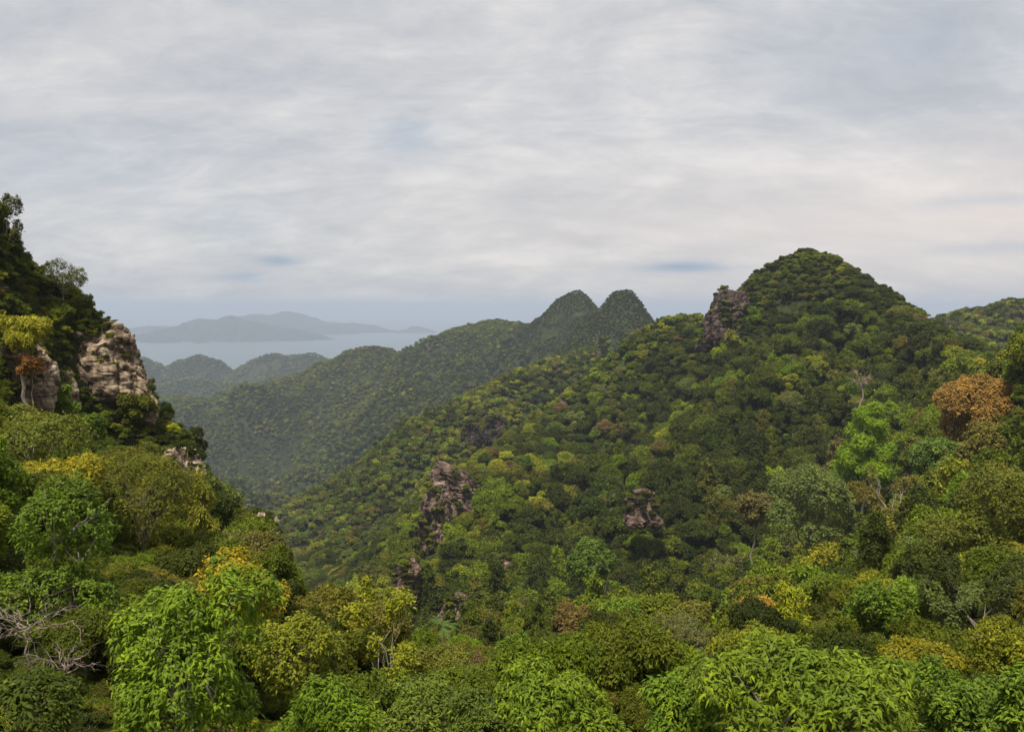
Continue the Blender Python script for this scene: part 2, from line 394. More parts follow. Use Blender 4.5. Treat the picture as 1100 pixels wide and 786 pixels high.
island('island', 'long low hazy island farthest away across the sea', [
    (.30, 160, [(138,354,17353),(160,349,17353),(180,350,17353),(203,349,17353),(223,345,17353),(260,341,17353),(276,337,17353),(290,338,17353),(305,335,17353),(318,339,17353),(330,343,17353),(350,346,17353),(372,347,17353),(398,349,17353),(418,354,17353)])])
island('island', 'nearer hazy island with two rounded hills in front of the long one', [
    (.36, 120, [(190,358,13735),(208,349,13883),(223,342,14030),(234,343,14030),(248,340,14030),(262,344,13883),(285,349,13735),(305,352,13735),(322,355,13661),(340,360,13661)])])
island('islet', 'tiny faint islet standing alone right of the long island', [(.4, 70, [(436,354,16984),(443,350.5,16984),(449,351,16984),(456,354,16984)])])

# ------------------------------------------------------------------ foliage
def leaf_mat():
    m, nt, b, o = mat('foliage'); L = nt.links.new
    at = N(nt, 'ShaderNodeAttribute', attribute_type='INSTANCER', attribute_name='tint')
    cv = N(nt, 'ShaderNodeAttribute', attribute_type='GEOMETRY', attribute_name='cv')
    geo = N(nt, 'ShaderNodeNewGeometry')
    # leaf to leaf brightness and spray to spray hue: young leaves are paler and yellower, bright end also raised to paint in highlights
    mr = N(nt, 'ShaderNodeMapRange'); L(geo.outputs['Random Per Island'], mr.inputs[0]); mr.inputs[3].default_value = .62; mr.inputs[4].default_value = 1.4
    sc = N(nt, 'ShaderNodeVectorMath', operation='SCALE'); L(at.outputs['Color'], sc.inputs[0]); L(mr.outputs[0], sc.inputs['Scale'])
    rp = ramp(nt, [(0.0, (.62, .68, .62)), (.45, (1, 1, 1)), (.75, (1.45, 1.35, .9)), (1.0, (2.1, 1.8, .9))]); L(cv.outputs['Fac'], rp.inputs[0])
    mx = N(nt, 'ShaderNodeMix', data_type='RGBA', blend_type='MULTIPLY'); mx.inputs[0].default_value = 1
    L(sc.outputs[0], mx.inputs[6]); L(rp.outputs[0], mx.inputs[7])
    L(mx.outputs[2], b.inputs['Base Color']); b.inputs['Roughness'].default_value = .55; b.inputs['Specular IOR Level'].default_value = .14
    tr = N(nt, 'ShaderNodeBsdfTranslucent')
    t2 = N(nt, 'ShaderNodeMix', data_type='RGBA', blend_type='MULTIPLY'); t2.inputs[0].default_value = 1
    L(mx.outputs[2], t2.inputs[6]); t2.inputs[7].default_value = (1.25, 1.3, .45, 1); L(t2.outputs[2], tr.inputs['Color'])
    ms = N(nt, 'ShaderNodeMixShader'); ms.inputs[0].default_value = .30
    L(b.outputs[0], ms.inputs[1]); L(tr.outputs[0], ms.inputs[2]); L(ms.outputs[0], o.inputs[0])
    return m
def bark_mat(name, c0, c1):
    m, nt, b, o = mat(name); L = nt.links.new
    tc = N(nt, 'ShaderNodeTexCoord'); mp = N(nt, 'ShaderNodeMapping'); mp.inputs['Scale'].default_value = (6, 6, 1.5); L(tc.outputs['Object'], mp.inputs[0])
    n = N(nt, 'ShaderNodeTexNoise'); n.inputs['Scale'].default_value = 2; n.inputs['Detail'].default_value = 8; L(mp.outputs[0], n.inputs['Vector'])
    r = ramp(nt, [(.35, c0), (.65, c1)]); L(n.outputs[0], r.inputs[0]); L(r.outputs[0], b.inputs['Base Color'])
    b.inputs['Roughness'].default_value = .9
    bp = N(nt, 'ShaderNodeBump'); bp.inputs['Strength'].default_value = .6; bp.inputs['Distance'].default_value = .05; L(n.outputs[0], bp.inputs['Height']); L(bp.outputs[0], b.inputs['Normal'])
    return m
LEAF = leaf_mat()
BARK = bark_mat('bark', (.10, .08, .055), (.27, .23, .18))
PALE = bark_mat('pale_bark', (.15, .13, .10), (.38, .34, .28))
DEAD = bark_mat('dead_wood', (.10, .075, .06), (.30, .23, .20))

def unit(v): return v/np.maximum(np.linalg.norm(v, axis=-1, keepdims=True), 1e-9)
def leaves_mesh(rng, pts, nrm, lpc, ln, wd, droop, cone, fine, cvbase):
    """sprays of leaves at pts. returns V, F, cv"""
    n = len(pts); k = lpc
    up = np.array([0, 0, 1.0])
    nr = np.repeat(nrm, k, 0); P = np.repeat(pts, k, 0)
    a = unit(np.cross(nr, rng.normal(size=nr.shape))); b = np.cross(nr, a)
    ph = (np.tile(np.arange(k), n)*2.399 + np.repeat(rng.uniform(0, 6.28, n), k))[:, None]
    ca = rng.uniform(cone[0], cone[1], (n*k, 1)); sa = np.sqrt(1-ca**2)
    d = unit(nr*ca + (np.cos(ph)*a + np.sin(ph)*b)*sa - up*droop*rng.uniform(.5, 1.2, (n*k, 1)))
    l = ln*rng.uniform(.65, 1.25, (n*k, 1)); w = l*wd*rng.uniform(.8, 1.2, (n*k, 1))
    P = P + rng.normal(size=P.shape)*ln*.35
    side = unit(np.cross(d, nr*(.6 if fine else 1.1) + up*(.6 if fine else .35) + rng.normal(size=P.shape)*.3)); fn = np.cross(side, d)
    cv = np.repeat(cvbase, k)
    if fine:
        base = P; m = P + d*l*.5 + fn*l*.10; tip = P + d*l - up*l*.22*max(droop, .3)
        Lf = P + d*l*.42 + side*w*.5; Rt = P + d*l*.42 - side*w*.5
        V = np.stack([base, Lf, m, Rt, tip], 1).reshape(-1, 3); i = np.arange(n*k)[:, None]*5
        Fq = np.concatenate([i+np.array([[0, 2, 1]]), i+np.array([[0, 3, 2]]), i+np.array([[1, 2, 4]]), i+np.array([[2, 3, 4]])], 1).reshape(-1, 3)
        return V, Fq, np.repeat(cv, 4)
    base = P; tip = P + d*l; Lf = P + d*l*.5 + side*w*.5 - fn*l*.08; Rt = P + d*l*.5 - side*w*.5 - fn*l*.08
    V = np.stack([base, Rt, tip, Lf], 1).reshape(-1, 3)
    return V, np.arange(n*k*4).reshape(-1, 4), cv

def make_lobes(rng, kind):
    """unit-radius crown centred on z=0, list of (centre, radii)"""
    L = []
    if kind == 'dome':
        for i in range(11):
            z = rng.uniform(-.25, .62); a = i*2.399+rng.uniform(-.3, .3); q = math.sqrt(max(0, 1-(z/.95)**2))*rng.uniform(.45, .68)
            s = rng.uniform(.32, .46); L.append((np.array([q*math.cos(a), q*math.sin(a), z*.8]), np.array([s, s, s*.85])))
        L.append((np.array([0, 0, .3]), np.array([.55, .55, .5])))
    elif kind == 'tower':
        for i in range(14):
            z = -.75 + 1.75*i/13; q = (.55-.38*(i/13))*rng.uniform(.6, 1.1); a = i*2.399
            s = rng.uniform(.30, .42)*(1.08-.45*i/13); L.append((np.array([q*math.cos(a), q*math.sin(a), z]), np.array([s, s, s*.95])))
    elif kind == 'flat':
        for i in range(12):
            a = i*2.399; q = .78*math.sqrt((i+.5)/12); s = rng.uniform(.24, .38)
            L.append((np.array([q*math.cos(a), q*math.sin(a), .35-.35*q*q+rng.uniform(-.1, .12)]), np.array([s, s, s*.55])))
    elif kind == 'open':
        for i in range(10):
            a = i*2.399; q = rng.uniform(.35, .85); z = rng.uniform(-.5, .7)*(1-.4*q); s = rng.uniform(.2, .34)
            L.append((np.array([q*math.cos(a), q*math.sin(a), z]), np.array([s, s, s*.7])))
    elif kind == 'clump':
        for i in range(8):
            a = rng.uniform(0, 6.28); q = rng.uniform(.1, .62); s = rng.uniform(.36, .55)
            L.append((np.array([q*math.cos(a), q*math.sin(a), rng.uniform(-.35, .45)]), np.array([s, s, s*.8])))
    elif kind == 'ball':
        L.append((np.zeros(3), np.array([.85, .85, .72])))
        for i in range(9):
            d = unit(rng.normal(size=3)); d[2] = abs(d[2]); L.append((d*np.array([.6, .6, .5]), np.full(3, .34)))
    return L
def crown(rng, lobes, nclu, lpc, ln, wd=.45, droop=.3, cone=(.1, .8), fine=False, sub=5, thin=0.0, tips=.25, skew=0):
    LL = []
    for c, s in lobes:
        if sub:
            for _ in range(sub):
                d = unit(rng.normal(size=3)); d[2] = abs(d[2])*.9-.15
                f = rng.uniform(.30, .48); LL.append((c + d*s*(1-f*.35), s*f, rng.uniform()))
            LL.append((c, s*.8, rng.uniform()))
        else: LL.append((c, s, rng.uniform()))
    Cc = np.array([l[0] for l in LL]); S = np.array([l[1] for l in LL]); TV = np.array([l[2] for l in LL])
    if skew: Cc[:, 0] *= skew; Cc[:, 1] /= skew; Cc[:, 2] += .22*Cc[:, 0]*(skew-1)*4
    area = S[:, 0]*S[:, 1]; pr = area/area.sum()
    M = int(nclu*2.6); idx = rng.choice(len(LL), M, p=pr)
    d = unit(rng.normal(size=(M, 3)))
    ok = (d[:, 2] > -.35) | (rng.uniform(size=M) < .3); idx, d = idx[ok], d[ok]
    p = Cc[idx] + d*S[idx]*(1-np.abs(rng.normal(size=(len(d), 1)))*.08 - (rng.uniform(size=(len(d), 1)) < .25)*.2)
    q = (((p[:, None]-Cc[None])/S[None])**2).sum(2); q[np.arange(len(p)), idx] = 9
    keep = q.min(1) > .62; p, d, idx = p[keep], d[keep], idx[keep]
    if thin: ff = 5/np.abs(p).max(); k = vnoise(p[:, 0]*ff, p[:, 1]*ff, p[:, 2]*ff, 5) > -1+thin*1.2; p, d, idx = p[k], d[k], idx[k]
    p, d, idx = p[:nclu], d[:nclu], idx[:nclu]
    nrm = unit(d*np.array([1, 1, .9]) + np.array([0, 0, .5]) + rng.normal(size=d.shape)*.25)
    cvb = np.clip(.25 + .3*TV[idx] + rng.normal(size=len(p))*.10 + (rng.uniform(size=len(p)) < tips)*.22, 0, 1)
    return leaves_mesh(rng, p, nrm, lpc, ln, wd, droop, cone, fine, cvb)

def tube(path, rad, sides=6):
    path = np.asarray(path, float); n = len(path); rad = np.asarray(rad, float)
    t = np.gradient(path, axis=0); t = unit(t)
    ref = np.tile(np.array([0.31, .17, .93]), (n, 1)); ref[np.abs((t*ref).sum(1)) > .9] = (1, 0, 0)
    a = unit(np.cross(t, np.array([.9, .3, .1]))); b = np.cross(t, a)
    an = np.linspace(0, 2*math.pi, sides, endpoint=False)
    V = path[:, None] + (a[:, None]*np.cos(an)[None, :, None] + b[:, None]*np.sin(an)[None, :, None])*rad[:, None, None]
    V = V.reshape(-1, 3); i = np.arange(n-1)[:, None]*sides; j = np.arange(sides)[None]; j2 = (j+1) % sides
    return V, np.stack([i+j, i+j2, i+sides+j2, i+sides+j], -1).reshape(-1, 4)
def merge(parts):
    Vs, Fs, o = [], [], 0
    for V, F_ in parts: Vs.append(V); Fs.append(F_+o); o += len(V)
    return np.concatenate(Vs), np.concatenate(Fs)
def limb_path(rng, a, b, n=7, wob=.08):
    a, b = np.asarray(a, float), np.asarray(b, float); t = np.linspace(0, 1, n)[:, None]; L = np.linalg.norm(b-a)
    P = a + (b-a)*t; P[:, 2] += L*.12*np.sin(t[:, 0]*math.pi)
    w = rng.normal(size=(n, 3))*L*wob; w[0] = w[-1] = 0; return P + w
def trunk(rng, lobes, base, rt, cz=0.0, fork=None, twigs=3, sides=6):
    """trunk from base (0,0,-h) to lobes; radius rt at the foot"""
    parts = []; fz = fork if fork is not None else -.55
    top = np.array([rng.uniform(-.06, .06), rng.uniform(-.06, .06), fz])
    P = limb_path(rng, (0, 0, base), top, 9, .02); P[:, 2] = np.linspace(base, fz, 9)
    parts.append(tube(P, np.linspace(rt*1.25, rt*.72, 9), sides+2))
    parts.append(tube(limb_path(rng, top, (0, 0, .45), 7, .05), np.linspace(rt*.7, rt*.12, 7), sides))
    for c, s in lobes:
        q = limb_path(rng, top + np.array([0, 0, rng.uniform(0, .35)])*1.0, c, 7, .05)
        parts.append(tube(q, np.linspace(rt*.45, rt*.12, 7), sides))
        for _ in range(twigs):
            d = unit(rng.normal(size=3)); d[2] = abs(d[2])
            i = rng.integers(3, 6)
            parts.append(tube(limb_path(rng, q[i], c + d*s*.9, 5, .07), np.linspace(rt*.16, rt*.05, 5), 4))
    return merge(parts)

# palette (leaf colours, darker greens deepened to paint in forest shade)
PAL = {
 'dark green':   (.040, .054, .005),
 'mid green':    (.076, .098, .006),
 'fresh green':  (.118, .160, .008),
 'yellow-green': (.185, .20, .014),
 'olive':        (.118, .115, .015),
 'grey-green':   (.108, .125, .030),
 'brownish':     (.125, .095, .035),
}
def pick_col(rng, n, u, x, y):
    """species patches: noise decides the local mix"""
    keys = list(PAL)
    b = fbm(x/110, y/110, oct=3, seed=71); base = np.array([.29, .32, .16, .07, .13, .04, .012])
    w = np.tile(base, (n, 1)); w[:, 3] *= np.exp(b*1.6); w[:, 4] *= np.exp(b*1.0); w[:, 0] *= np.exp(-b*1.3)
    c = fbm(x/60+9, y/60, oct=2, seed=72); w[:, 2] *= np.exp(c*1.4); w[:, 6] *= np.exp(-c*1.4)
    w /= w.sum(1, keepdims=True); cs = np.cumsum(w, 1)
    return (u[:, None] > cs).sum(1).clip(0, len(keys)-1)

RNG = np.random.default_rng(7)
SHAPES = [('dome', 'round-crowned'), ('clump', 'bushy'), ('flat', 'flat-topped'), ('tower', 'tall narrow'), ('open', 'loose-crowned'), ('ball', 'ball-shaped')]
SPROB = np.array([.36, .30, .05, .11, .07, .11])
BASEZ = {'dome': -1.25, 'clump': -1.0, 'flat': -1.2, 'tower': -1.3, 'open': -1.3, 'ball': -1.1}
def build_variant(kind, lod, seed):
    rng = np.random.default_rng(seed); lobes = make_lobes(rng, kind)
    if lod == 0: cr = crown(rng, lobes, 2600, 6, .085, .42, .35, (.0, .7), sub=6, thin=.15 if kind == 'open' else .08, skew=rng.uniform(.86, 1.2))
    elif lod == 1: cr = crown(rng, lobes, 1500, 4, .105, .6, .2, (.0, .7), sub=5, thin=.2 if kind == 'open' else .08, skew=rng.uniform(.86, 1.2))
    else: cr = crown(rng, lobes, 420, 3, .22, .8, .15, (.0, .6), sub=3)
    tr = trunk(rng, lobes, BASEZ[kind]-.5, .055, twigs=2 if lod == 0 else (1 if lod == 1 else 0), sides=5 if lod < 2 else 3)
    return cr, tr
VAR = {}      # (shape index, lod, k) -> (crown mesh, trunk mesh)
def variant_meshes():
    for si, (kind, _) in enumerate(SHAPES):
        for lod in (0, 1, 2):
            for k in range(2 if lod < 2 else 1):
                (V, Fc, cv), (TV_, TF) = build_variant(kind, lod, 100+si*31+lod*7+k)
                cm = fast_mesh('crown', V, Fc, [LEAF], fattr={'cv': cv}); tm = fast_mesh('trunk', TV_, TF, [BARK], smooth=True)
                VAR[(si, lod, k)] = (cm, tm)
variant_meshes()

# ------------------------------------------------------------------ rocks
def rock_mat(name, cols, scale=1.0, tilt=(0.25, 0, 1)):
    m, nt, b, o = mat(name); L = nt.links.new
    tc = N(nt, 'ShaderNodeTexCoord')
    n1 = N(nt, 'ShaderNodeTexNoise'); n1.inputs['Scale'].default_value = .35*scale; n1.inputs['Detail'].default_value = 9; n1.inputs['Roughness'].default_value = .65; L(tc.outputs['Object'], n1.inputs['Vector'])
    r = ramp(nt, cols); L(n1.outputs[0], r.inputs[0])
    mp = N(nt, 'ShaderNodeMapping'); mp.inputs['Scale'].default_value = (.35*scale, .35*scale, 2.4*scale); mp.inputs['Rotation'].default_value = (0, math.radians(18), 0); L(tc.outputs['Object'], mp.inputs[0])
    n2 = N(nt, 'ShaderNodeTexNoise'); n2.inputs['Scale'].default_value = 1.0; n2.inputs['Detail'].default_value = 7; L(mp.outputs[0], n2.inputs['Vector'])
    mp3 = N(nt, 'ShaderNodeMapping'); mp3.inputs['Scale'].default_value = (1.1*scale, 1.1*scale, .12*scale); L(tc.outputs['Object'], mp3.inputs[0])
    n3 = N(nt, 'ShaderNodeTexNoise'); n3.inputs['Scale'].default_value = 1.0; n3.inputs['Detail'].default_value = 6; L(mp3.outputs[0], n3.inputs['Vector'])
    st = ramp(nt, [(.42, (.32, .30, .30)), (.56, (1, 1, 1))]); L(n3.outputs[0], st.inputs[0])      # lichen and water streaks
    mx = N(nt, 'ShaderNodeMix', data_type='RGBA', blend_type='MULTIPLY'); mx.inputs[0].default_value = .8
    L(r.outputs[0], mx.inputs[6]); L(st.outputs[0], mx.inputs[7])
    r2 = ramp(nt, [(.4, (.62, .6, .58)), (.55, (1.1, 1.08, 1.05))]); L(n2.outputs[0], r2.inputs[0])
    mx2 = N(nt, 'ShaderNodeMix', data_type='RGBA', blend_type='MULTIPLY'); mx2.inputs[0].default_value = 1; L(mx.outputs[2], mx2.inputs[6]); L(r2.outputs[0], mx2.inputs[7])
    L(mx2.outputs[2], b.inputs['Base Color']); b.inputs['Roughness'].default_value = .95; b.inputs['Specular IOR Level'].default_value = .15
    bp = N(nt, 'ShaderNodeBump'); bp.inputs['Strength'].default_value = .9; bp.inputs['Distance'].default_value = .35/scale; L(n2.outputs[0], bp.inputs['Height']); L(bp.outputs[0], b.inputs['Normal'])
    return m
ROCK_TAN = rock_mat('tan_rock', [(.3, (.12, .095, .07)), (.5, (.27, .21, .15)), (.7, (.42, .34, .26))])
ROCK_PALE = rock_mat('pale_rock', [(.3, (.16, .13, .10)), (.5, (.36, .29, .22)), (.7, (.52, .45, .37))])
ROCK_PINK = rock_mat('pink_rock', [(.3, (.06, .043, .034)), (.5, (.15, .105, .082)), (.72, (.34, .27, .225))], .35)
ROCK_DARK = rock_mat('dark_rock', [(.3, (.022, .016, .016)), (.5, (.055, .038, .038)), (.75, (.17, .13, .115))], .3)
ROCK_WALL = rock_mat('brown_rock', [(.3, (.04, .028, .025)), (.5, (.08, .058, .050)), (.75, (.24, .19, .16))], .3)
ROCKS = []
def rock(label, px, py0, py1, wpx, r, m, thick=.8, lean=0.0, seed=1, expo=4, strata=6, amp=.11, tilt=(.3, .1, 1), name='rock_outcrop', noex=False):
    """crag whose face spans py0..py1 in height and wpx across, seen at range r"""
    top = ppt(px, py0, r); bot = ppt(px, py1, r)
    h = (top[2]-bot[2])/2; w = wpx/F*r/2; cpos = (top+bot)/2
    n = 56; g = np.linspace(-1, 1, n)
    A, B = np.meshgrid(g, g); faces = []; Vs = []
    for ax in range(3):
        for sgn in (-1, 1):
            q = np.empty((n, n, 3)); q[..., ax] = sgn; q[..., (ax+1) % 3] = A*sgn; q[..., (ax+2) % 3] = B
            i = np.arange(n-1)[:, None]*n; j = np.arange(n-1)[None]; o = len(Vs)*n*n
            faces.append(np.stack([i+j, i+j+1, i+n+j+1, i+n+j], -1).reshape(-1, 4)+o); Vs.append(q.reshape(-1, 3))
    V = np.concatenate(Vs); key = np.round(V*1e5).astype(np.int64); _, ui, inv = np.unique(key, axis=0, return_index=True, return_inverse=True)
    V = V[ui]; Fq = inv.ravel()[np.concatenate(faces)]
    V = V/((np.abs(V)**expo).sum(1)**(1/expo))[:, None]
    taper = 1 - .22*np.clip(V[:, 2], -1, 1); V[:, 0] *= taper; V[:, 1] *= taper
    nv = unit(V); s = seed*13.7; sz = np.array([w, thick*w, h])
    P = V*sz; k = 1/max(min(w, h), .01)
    X, Y, Z = P[:, 0]*k+s, P[:, 1]*k, P[:, 2]*k
    big = fbm(X*1.1, Y*1.1, Z*1.1, 3, seed)
    tl = np.array(tilt); tl = tl/np.linalg.norm(tl); sv = (P@tl)*k*strata/2 + big*1.2
    stp = (sv-np.floor(sv)); ledge = np.where(stp < .82, stp*.3, -.9)*(.6+.4*vnoise(X*2, Y*2, Z*2, seed+3))
    crack = np.clip(1-np.abs(vnoise(X*3.1, Y*3.1, Z*1.3, seed+5))*7, 0, 1)
    blk = vnoise(np.floor(X*2.6+big), np.floor(Y*2.6), np.floor(sv), seed+9)
    fine = fbm(X*7, Y*7, Z*7, 3, seed+7)
    dsp = amp*(1.7*big + .55*ledge - .7*crack + .5*blk + .35*fine)/k
    P = P + nv*dsp[:, None]; P[:, 0] += lean*P[:, 2]
    az = math.atan2(cpos[0], cpos[1])
    o = link(name, fast_mesh(name, P, Fq, [m], smooth=False)); o.location = (cpos[0], cpos[1], cpos[2]+CAMZ); o.rotation_euler = (0, 0, -az)
    tag(o, label, 'rock')
    if not noex: ROCKS.append((px, (py0+py1)/2, wpx/2*.9, (py1-py0)/2*.95, r))
    return o
rock('tall layered tan cliff face below the leafy top of the left mountain', 106, 346, 458, 86, 134, ROCK_TAN, .9, -.12, 1, 4, 9, .13, (.45, .1, 1))
rock('pale tan cliff wall at the left edge, half covered by shrubs', 14, 360, 448, 64, 101, ROCK_TAN, .8, 0, 2, 4, 4, .13)
rock('tan rock rib just left of the tall layered cliff, behind bright shrubs', 62, 396, 448, 34, 126, ROCK_TAN, .9, 0, 3)
rock('pale pointed rock pillar halfway down the left mountain edge', 199, 478, 530, 38, 114, ROCK_PALE, .8, -.1, 4, 3, 3, .14, (1, .1, .3))
rock('pale knobbly rock head at the lower end of the left mountain edge', 284, 553, 600, 34, 101, ROCK_PALE, 1, .05, 5, 3, 3, .18)
rock('narrow brown rock stub beside the knobbly rock head', 254, 568, 606, 18, 98, ROCK_TAN, 1, 0, 6, 3, 3, .15)
rock('low brown rock ledge under shrubs, left of the narrow rock stub', 222, 568, 592, 30, 92, ROCK_TAN, 1, 0, 16, 3, 4, .15)
rock('pink and tan rock slab on the spur in the middle of the valley', 494, 502, 570, 54, 424, ROCK_PINK, .8, -.35, 7, 3, 4, .15)
rock('long reddish cliff streak running down left of the pink rock slab', 463, 518, 630, 36, 385, ROCK_PINK, .9, .22, 8, 3, 4, .15, (1, .2, .3))
rock('dark reddish rock face at the foot of the middle spur', 436, 600, 652, 30, 256, ROCK_PINK, .9, .1, 9, 3, 4, .15)
rock('brown rock patch low on the middle spur, right of the dark reddish face', 488, 640, 668, 26, 226, ROCK_PINK, .9, .2, 10, 3, 4, .15)
rock('weathered pale rock face on the hillside left of the deep shaded gully', 688, 526, 566, 38, 300, ROCK_PINK, .8, -.1, 11, 3, 3, .15)
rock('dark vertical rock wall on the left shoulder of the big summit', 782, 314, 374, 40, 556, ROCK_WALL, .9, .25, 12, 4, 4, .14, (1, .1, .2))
rock('dark brown-purple rock band across the face of the big summit', 852, 314, 342, 72, 549, ROCK_DARK, .35, 0, 13, 3, 3, .12)
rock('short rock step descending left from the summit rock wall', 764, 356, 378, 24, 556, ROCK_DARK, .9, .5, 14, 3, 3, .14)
rock('small grey boulder on the slope below the summit rock wall', 758, 433, 448, 18, 505, ROCK_PINK, .9, 0, 15, 3, 3, .15)
rock('grey rock column on the knob behind the middle spur', 532, 446, 476, 24, 706, ROCK_DARK, .9, 0, 17, 4, 3, .14, (1, .1, .2))
rock('shorter grey rock column left of the one on the knob', 506, 452, 484, 18, 700, ROCK_DARK, .9, 0, 18, 4, 3, .14, (1, .1, .2))
rock('pale rock flake on the crest below the right twin peak', 648, 364, 384, 9, 1000, ROCK_PINK, .9, .2, 19, 3, 3, .14)
rock('pale rock step on the ridge flank between knob and hillside', 614, 424, 438, 26, 612, ROCK_PINK, .9, -.4, 20, 3, 3, .14)
rock('brown rock scar on the dark hillside crest above the middle spur', 668, 376, 398, 16, 652, ROCK_PINK, .9, .2, 21, 3, 3, .14)
rock('pale boulder among dark trees on the lower middle spur', 540, 596, 612, 16, 300, ROCK_PINK, .9, 0, 22, 3, 3, .15)

# ------------------------------------------------------------------ named trees and shrubs
def gz(x, y): return float(height(np.array([float(x)]), np.array([float(y)]))[0])
HEROES = []      # (px, py, r, halfw_px, halfh_px)
OWN = []         # landmark name list (text, px, py)
def hero(name, label, cat, px, py0, r, wpx, hpx, kind, tint, leaf=(.12, .42), nclu=2600, lpc=6, droop=.4, fine=False, seed=1, bark=None, tips=.25, thin=0.0, rt=None, fork=-.55, lobes=None, group=None, twigs=3, sub=6):
    rng = np.random.default_rng(seed*77+5)
    R = wpx/F*r/2; top = ppt(px, py0, r); hh = hpx/F*r/2
    lb = make_lobes(rng, kind) if lobes is None else lobes
    ext = max(c[2]+s[2] for c, s in lb); exb = min(c[2]-s[2] for c, s in lb); exr = max(np.hypot(c[0], c[1])+s[0] for c, s in lb)
    kz = 2*hh/(ext-exb); kx = R/exr
    lb2 = [(c*np.array([kx, kx, kz]), s*np.array([kx, kx, kz])) for c, s in lb]
    cz = top[2] - ext*kz; g = gz(top[0], top[1]); base = min(g - .3 - cz, exb*kz - .2)
    V, Fc, cv = crown(rng, lb2, nclu, lpc, leaf[0], leaf[1], droop, (.0, .7), fine, sub=sub, thin=thin, tips=tips)
    e = link(name, None, loc=(top[0], top[1], CAMZ+cz+base)); tag(e, label, cat, group)
    cr = link('crown', fast_mesh('crown', V - np.array([0, 0, base]), Fc, [LEAF], fattr={'cv': cv}), e); cr['tint'] = [*tint, 1.0]
    rt = rt or R*.05
    TVv, TF = trunk(rng, lb2, base, rt, fork=fork*kz, twigs=twigs)
    link('trunk', fast_mesh('trunk', TVv - np.array([0, 0, base]), TF, [bark or BARK], smooth=True), e)
    HEROES.append((px, py0+hpx/2, r, wpx/2, hpx/2))
    return e
T = lambda r, g, b: (max(r, .64*g), g, b*.7)
YG, FG, MG, DG = PAL['yellow-green'], PAL['fresh green'], PAL['mid green'], PAL['dark green']
# foreground
hero('leafy_tree', 'big foreground tree with bright drooping leaves, left of centre at the bottom', 'tree', 196, 590, 17, 200, 250, 'clump', T(.12,.185,.018), (.14,.42), 1700, 7, .6, True, 1, PALE, tips=.35)
hero('leafy_tree', 'deep green tree with leafy tufts above tangled bare branches, left edge', 'tree', 52, 508, 31, 175, 170, 'clump', T(.085,.145,.018), (.16,.45), 1700, 7, .3, True, 2, PALE)
hero('leafy_tree', 'olive green small-leaved tree at the left edge under the pale cliff wall', 'tree', 28, 436, 52, 130, 90, 'dome', T(.11,.13,.026), (.17,.45), 3000, 6, .3, False, 3)
hero('shrub', 'dense dark olive fine-leaved shrub mound in the middle of the left slope', 'shrub', 152, 482, 50, 120, 118, 'ball', T(.115,.125,.020), (.13,.4), 5000, 6, .3, False, 4)
hero('shrub', 'golden yellow and green shrub below the knobbly rock head', 'shrub', 262, 590, 32, 110, 110, 'clump', T(.24,.20,.018), (.17,.5), 1100, 7, .1, True, 5, tips=.5)
hero('shrub', 'yellow-green shrub running down behind the big foreground tree', 'shrub', 318, 655, 27, 100, 110, 'clump', T(.15,.17,.02), (.15,.5), 1100, 7, .2, True, 6, tips=.4)
hero('sapling', 'slender yellow-green sapling with open rosettes in the bottom centre', 'sapling', 412, 624, 34, 92, 130, 'open', T(.19,.21,.022), (.17,.5), 700, 7, .0, True, 7, PALE, tips=.5, rt=.05)
hero('shrub', 'bright green feathery shrub between the big tree and the sapling, bottom', 'shrub', 345, 725, 19, 120, 110, 'dome', T(.115,.185,.016), (.13,.36), 1100, 8, .6, True, 8)
hero('shrub', 'mid green shrub with pale new leaves at the foot of the sapling', 'shrub', 440, 728, 23, 130, 110, 'clump', T(.10,.14,.025), (.12,.5), 1300, 7, .2, True, 9, tips=.5)
hero('shrub', 'drooping-leaved green shrub at the bottom centre, smaller than its neighbour', 'shrub', 600, 716, 18, 165, 130, 'dome', T(.12,.175,.018), (.15,.38), 1500, 8, .8, True, 10)
hero('shrub', 'broad dark-hearted shrub with long drooping leaves, bottom right', 'shrub', 868, 690, 15.5, 262, 150, 'dome', T(.115,.165,.018), (.155,.38), 1800, 8, .8, True, 11)
hero('shrub', 'pointed-leaved bright shrub left of the broad drooping shrub, bottom', 'shrub', 735, 716, 17, 110, 110, 'clump', T(.10,.17,.018), (.14,.38), 1100, 8, .6, True, 12)
hero('shrub', 'light green shrub right of the broad drooping shrub, bottom', 'shrub', 1035, 716, 21, 110, 120, 'clump', T(.085,.15,.02), (.13,.5), 1100, 7, .3, True, 13)
hero('shrub', 'upright bright green shrub in the bottom right corner', 'shrub', 1096, 712, 17, 80, 120, 'tower', T(.09,.165,.02), (.13,.4), 900, 7, .1, True, 14)
hero('shrub', 'low mixed green shrub at the bottom between sapling and drooping shrub', 'shrub', 515, 742, 20, 90, 90, 'clump', T(.08,.115,.022), (.12,.42), 900, 7, .4, True, 15)
hero('shrub', 'shade-tinted dark green shrub in the bottom left corner under bare branches', 'shrub', 22, 728, 14, 120, 110, 'clump', T(.05,.072,.009), (.12,.42), 800, 7, .5, True, 16)  # leaf tint darkened to stand in for the deep shade of this corner
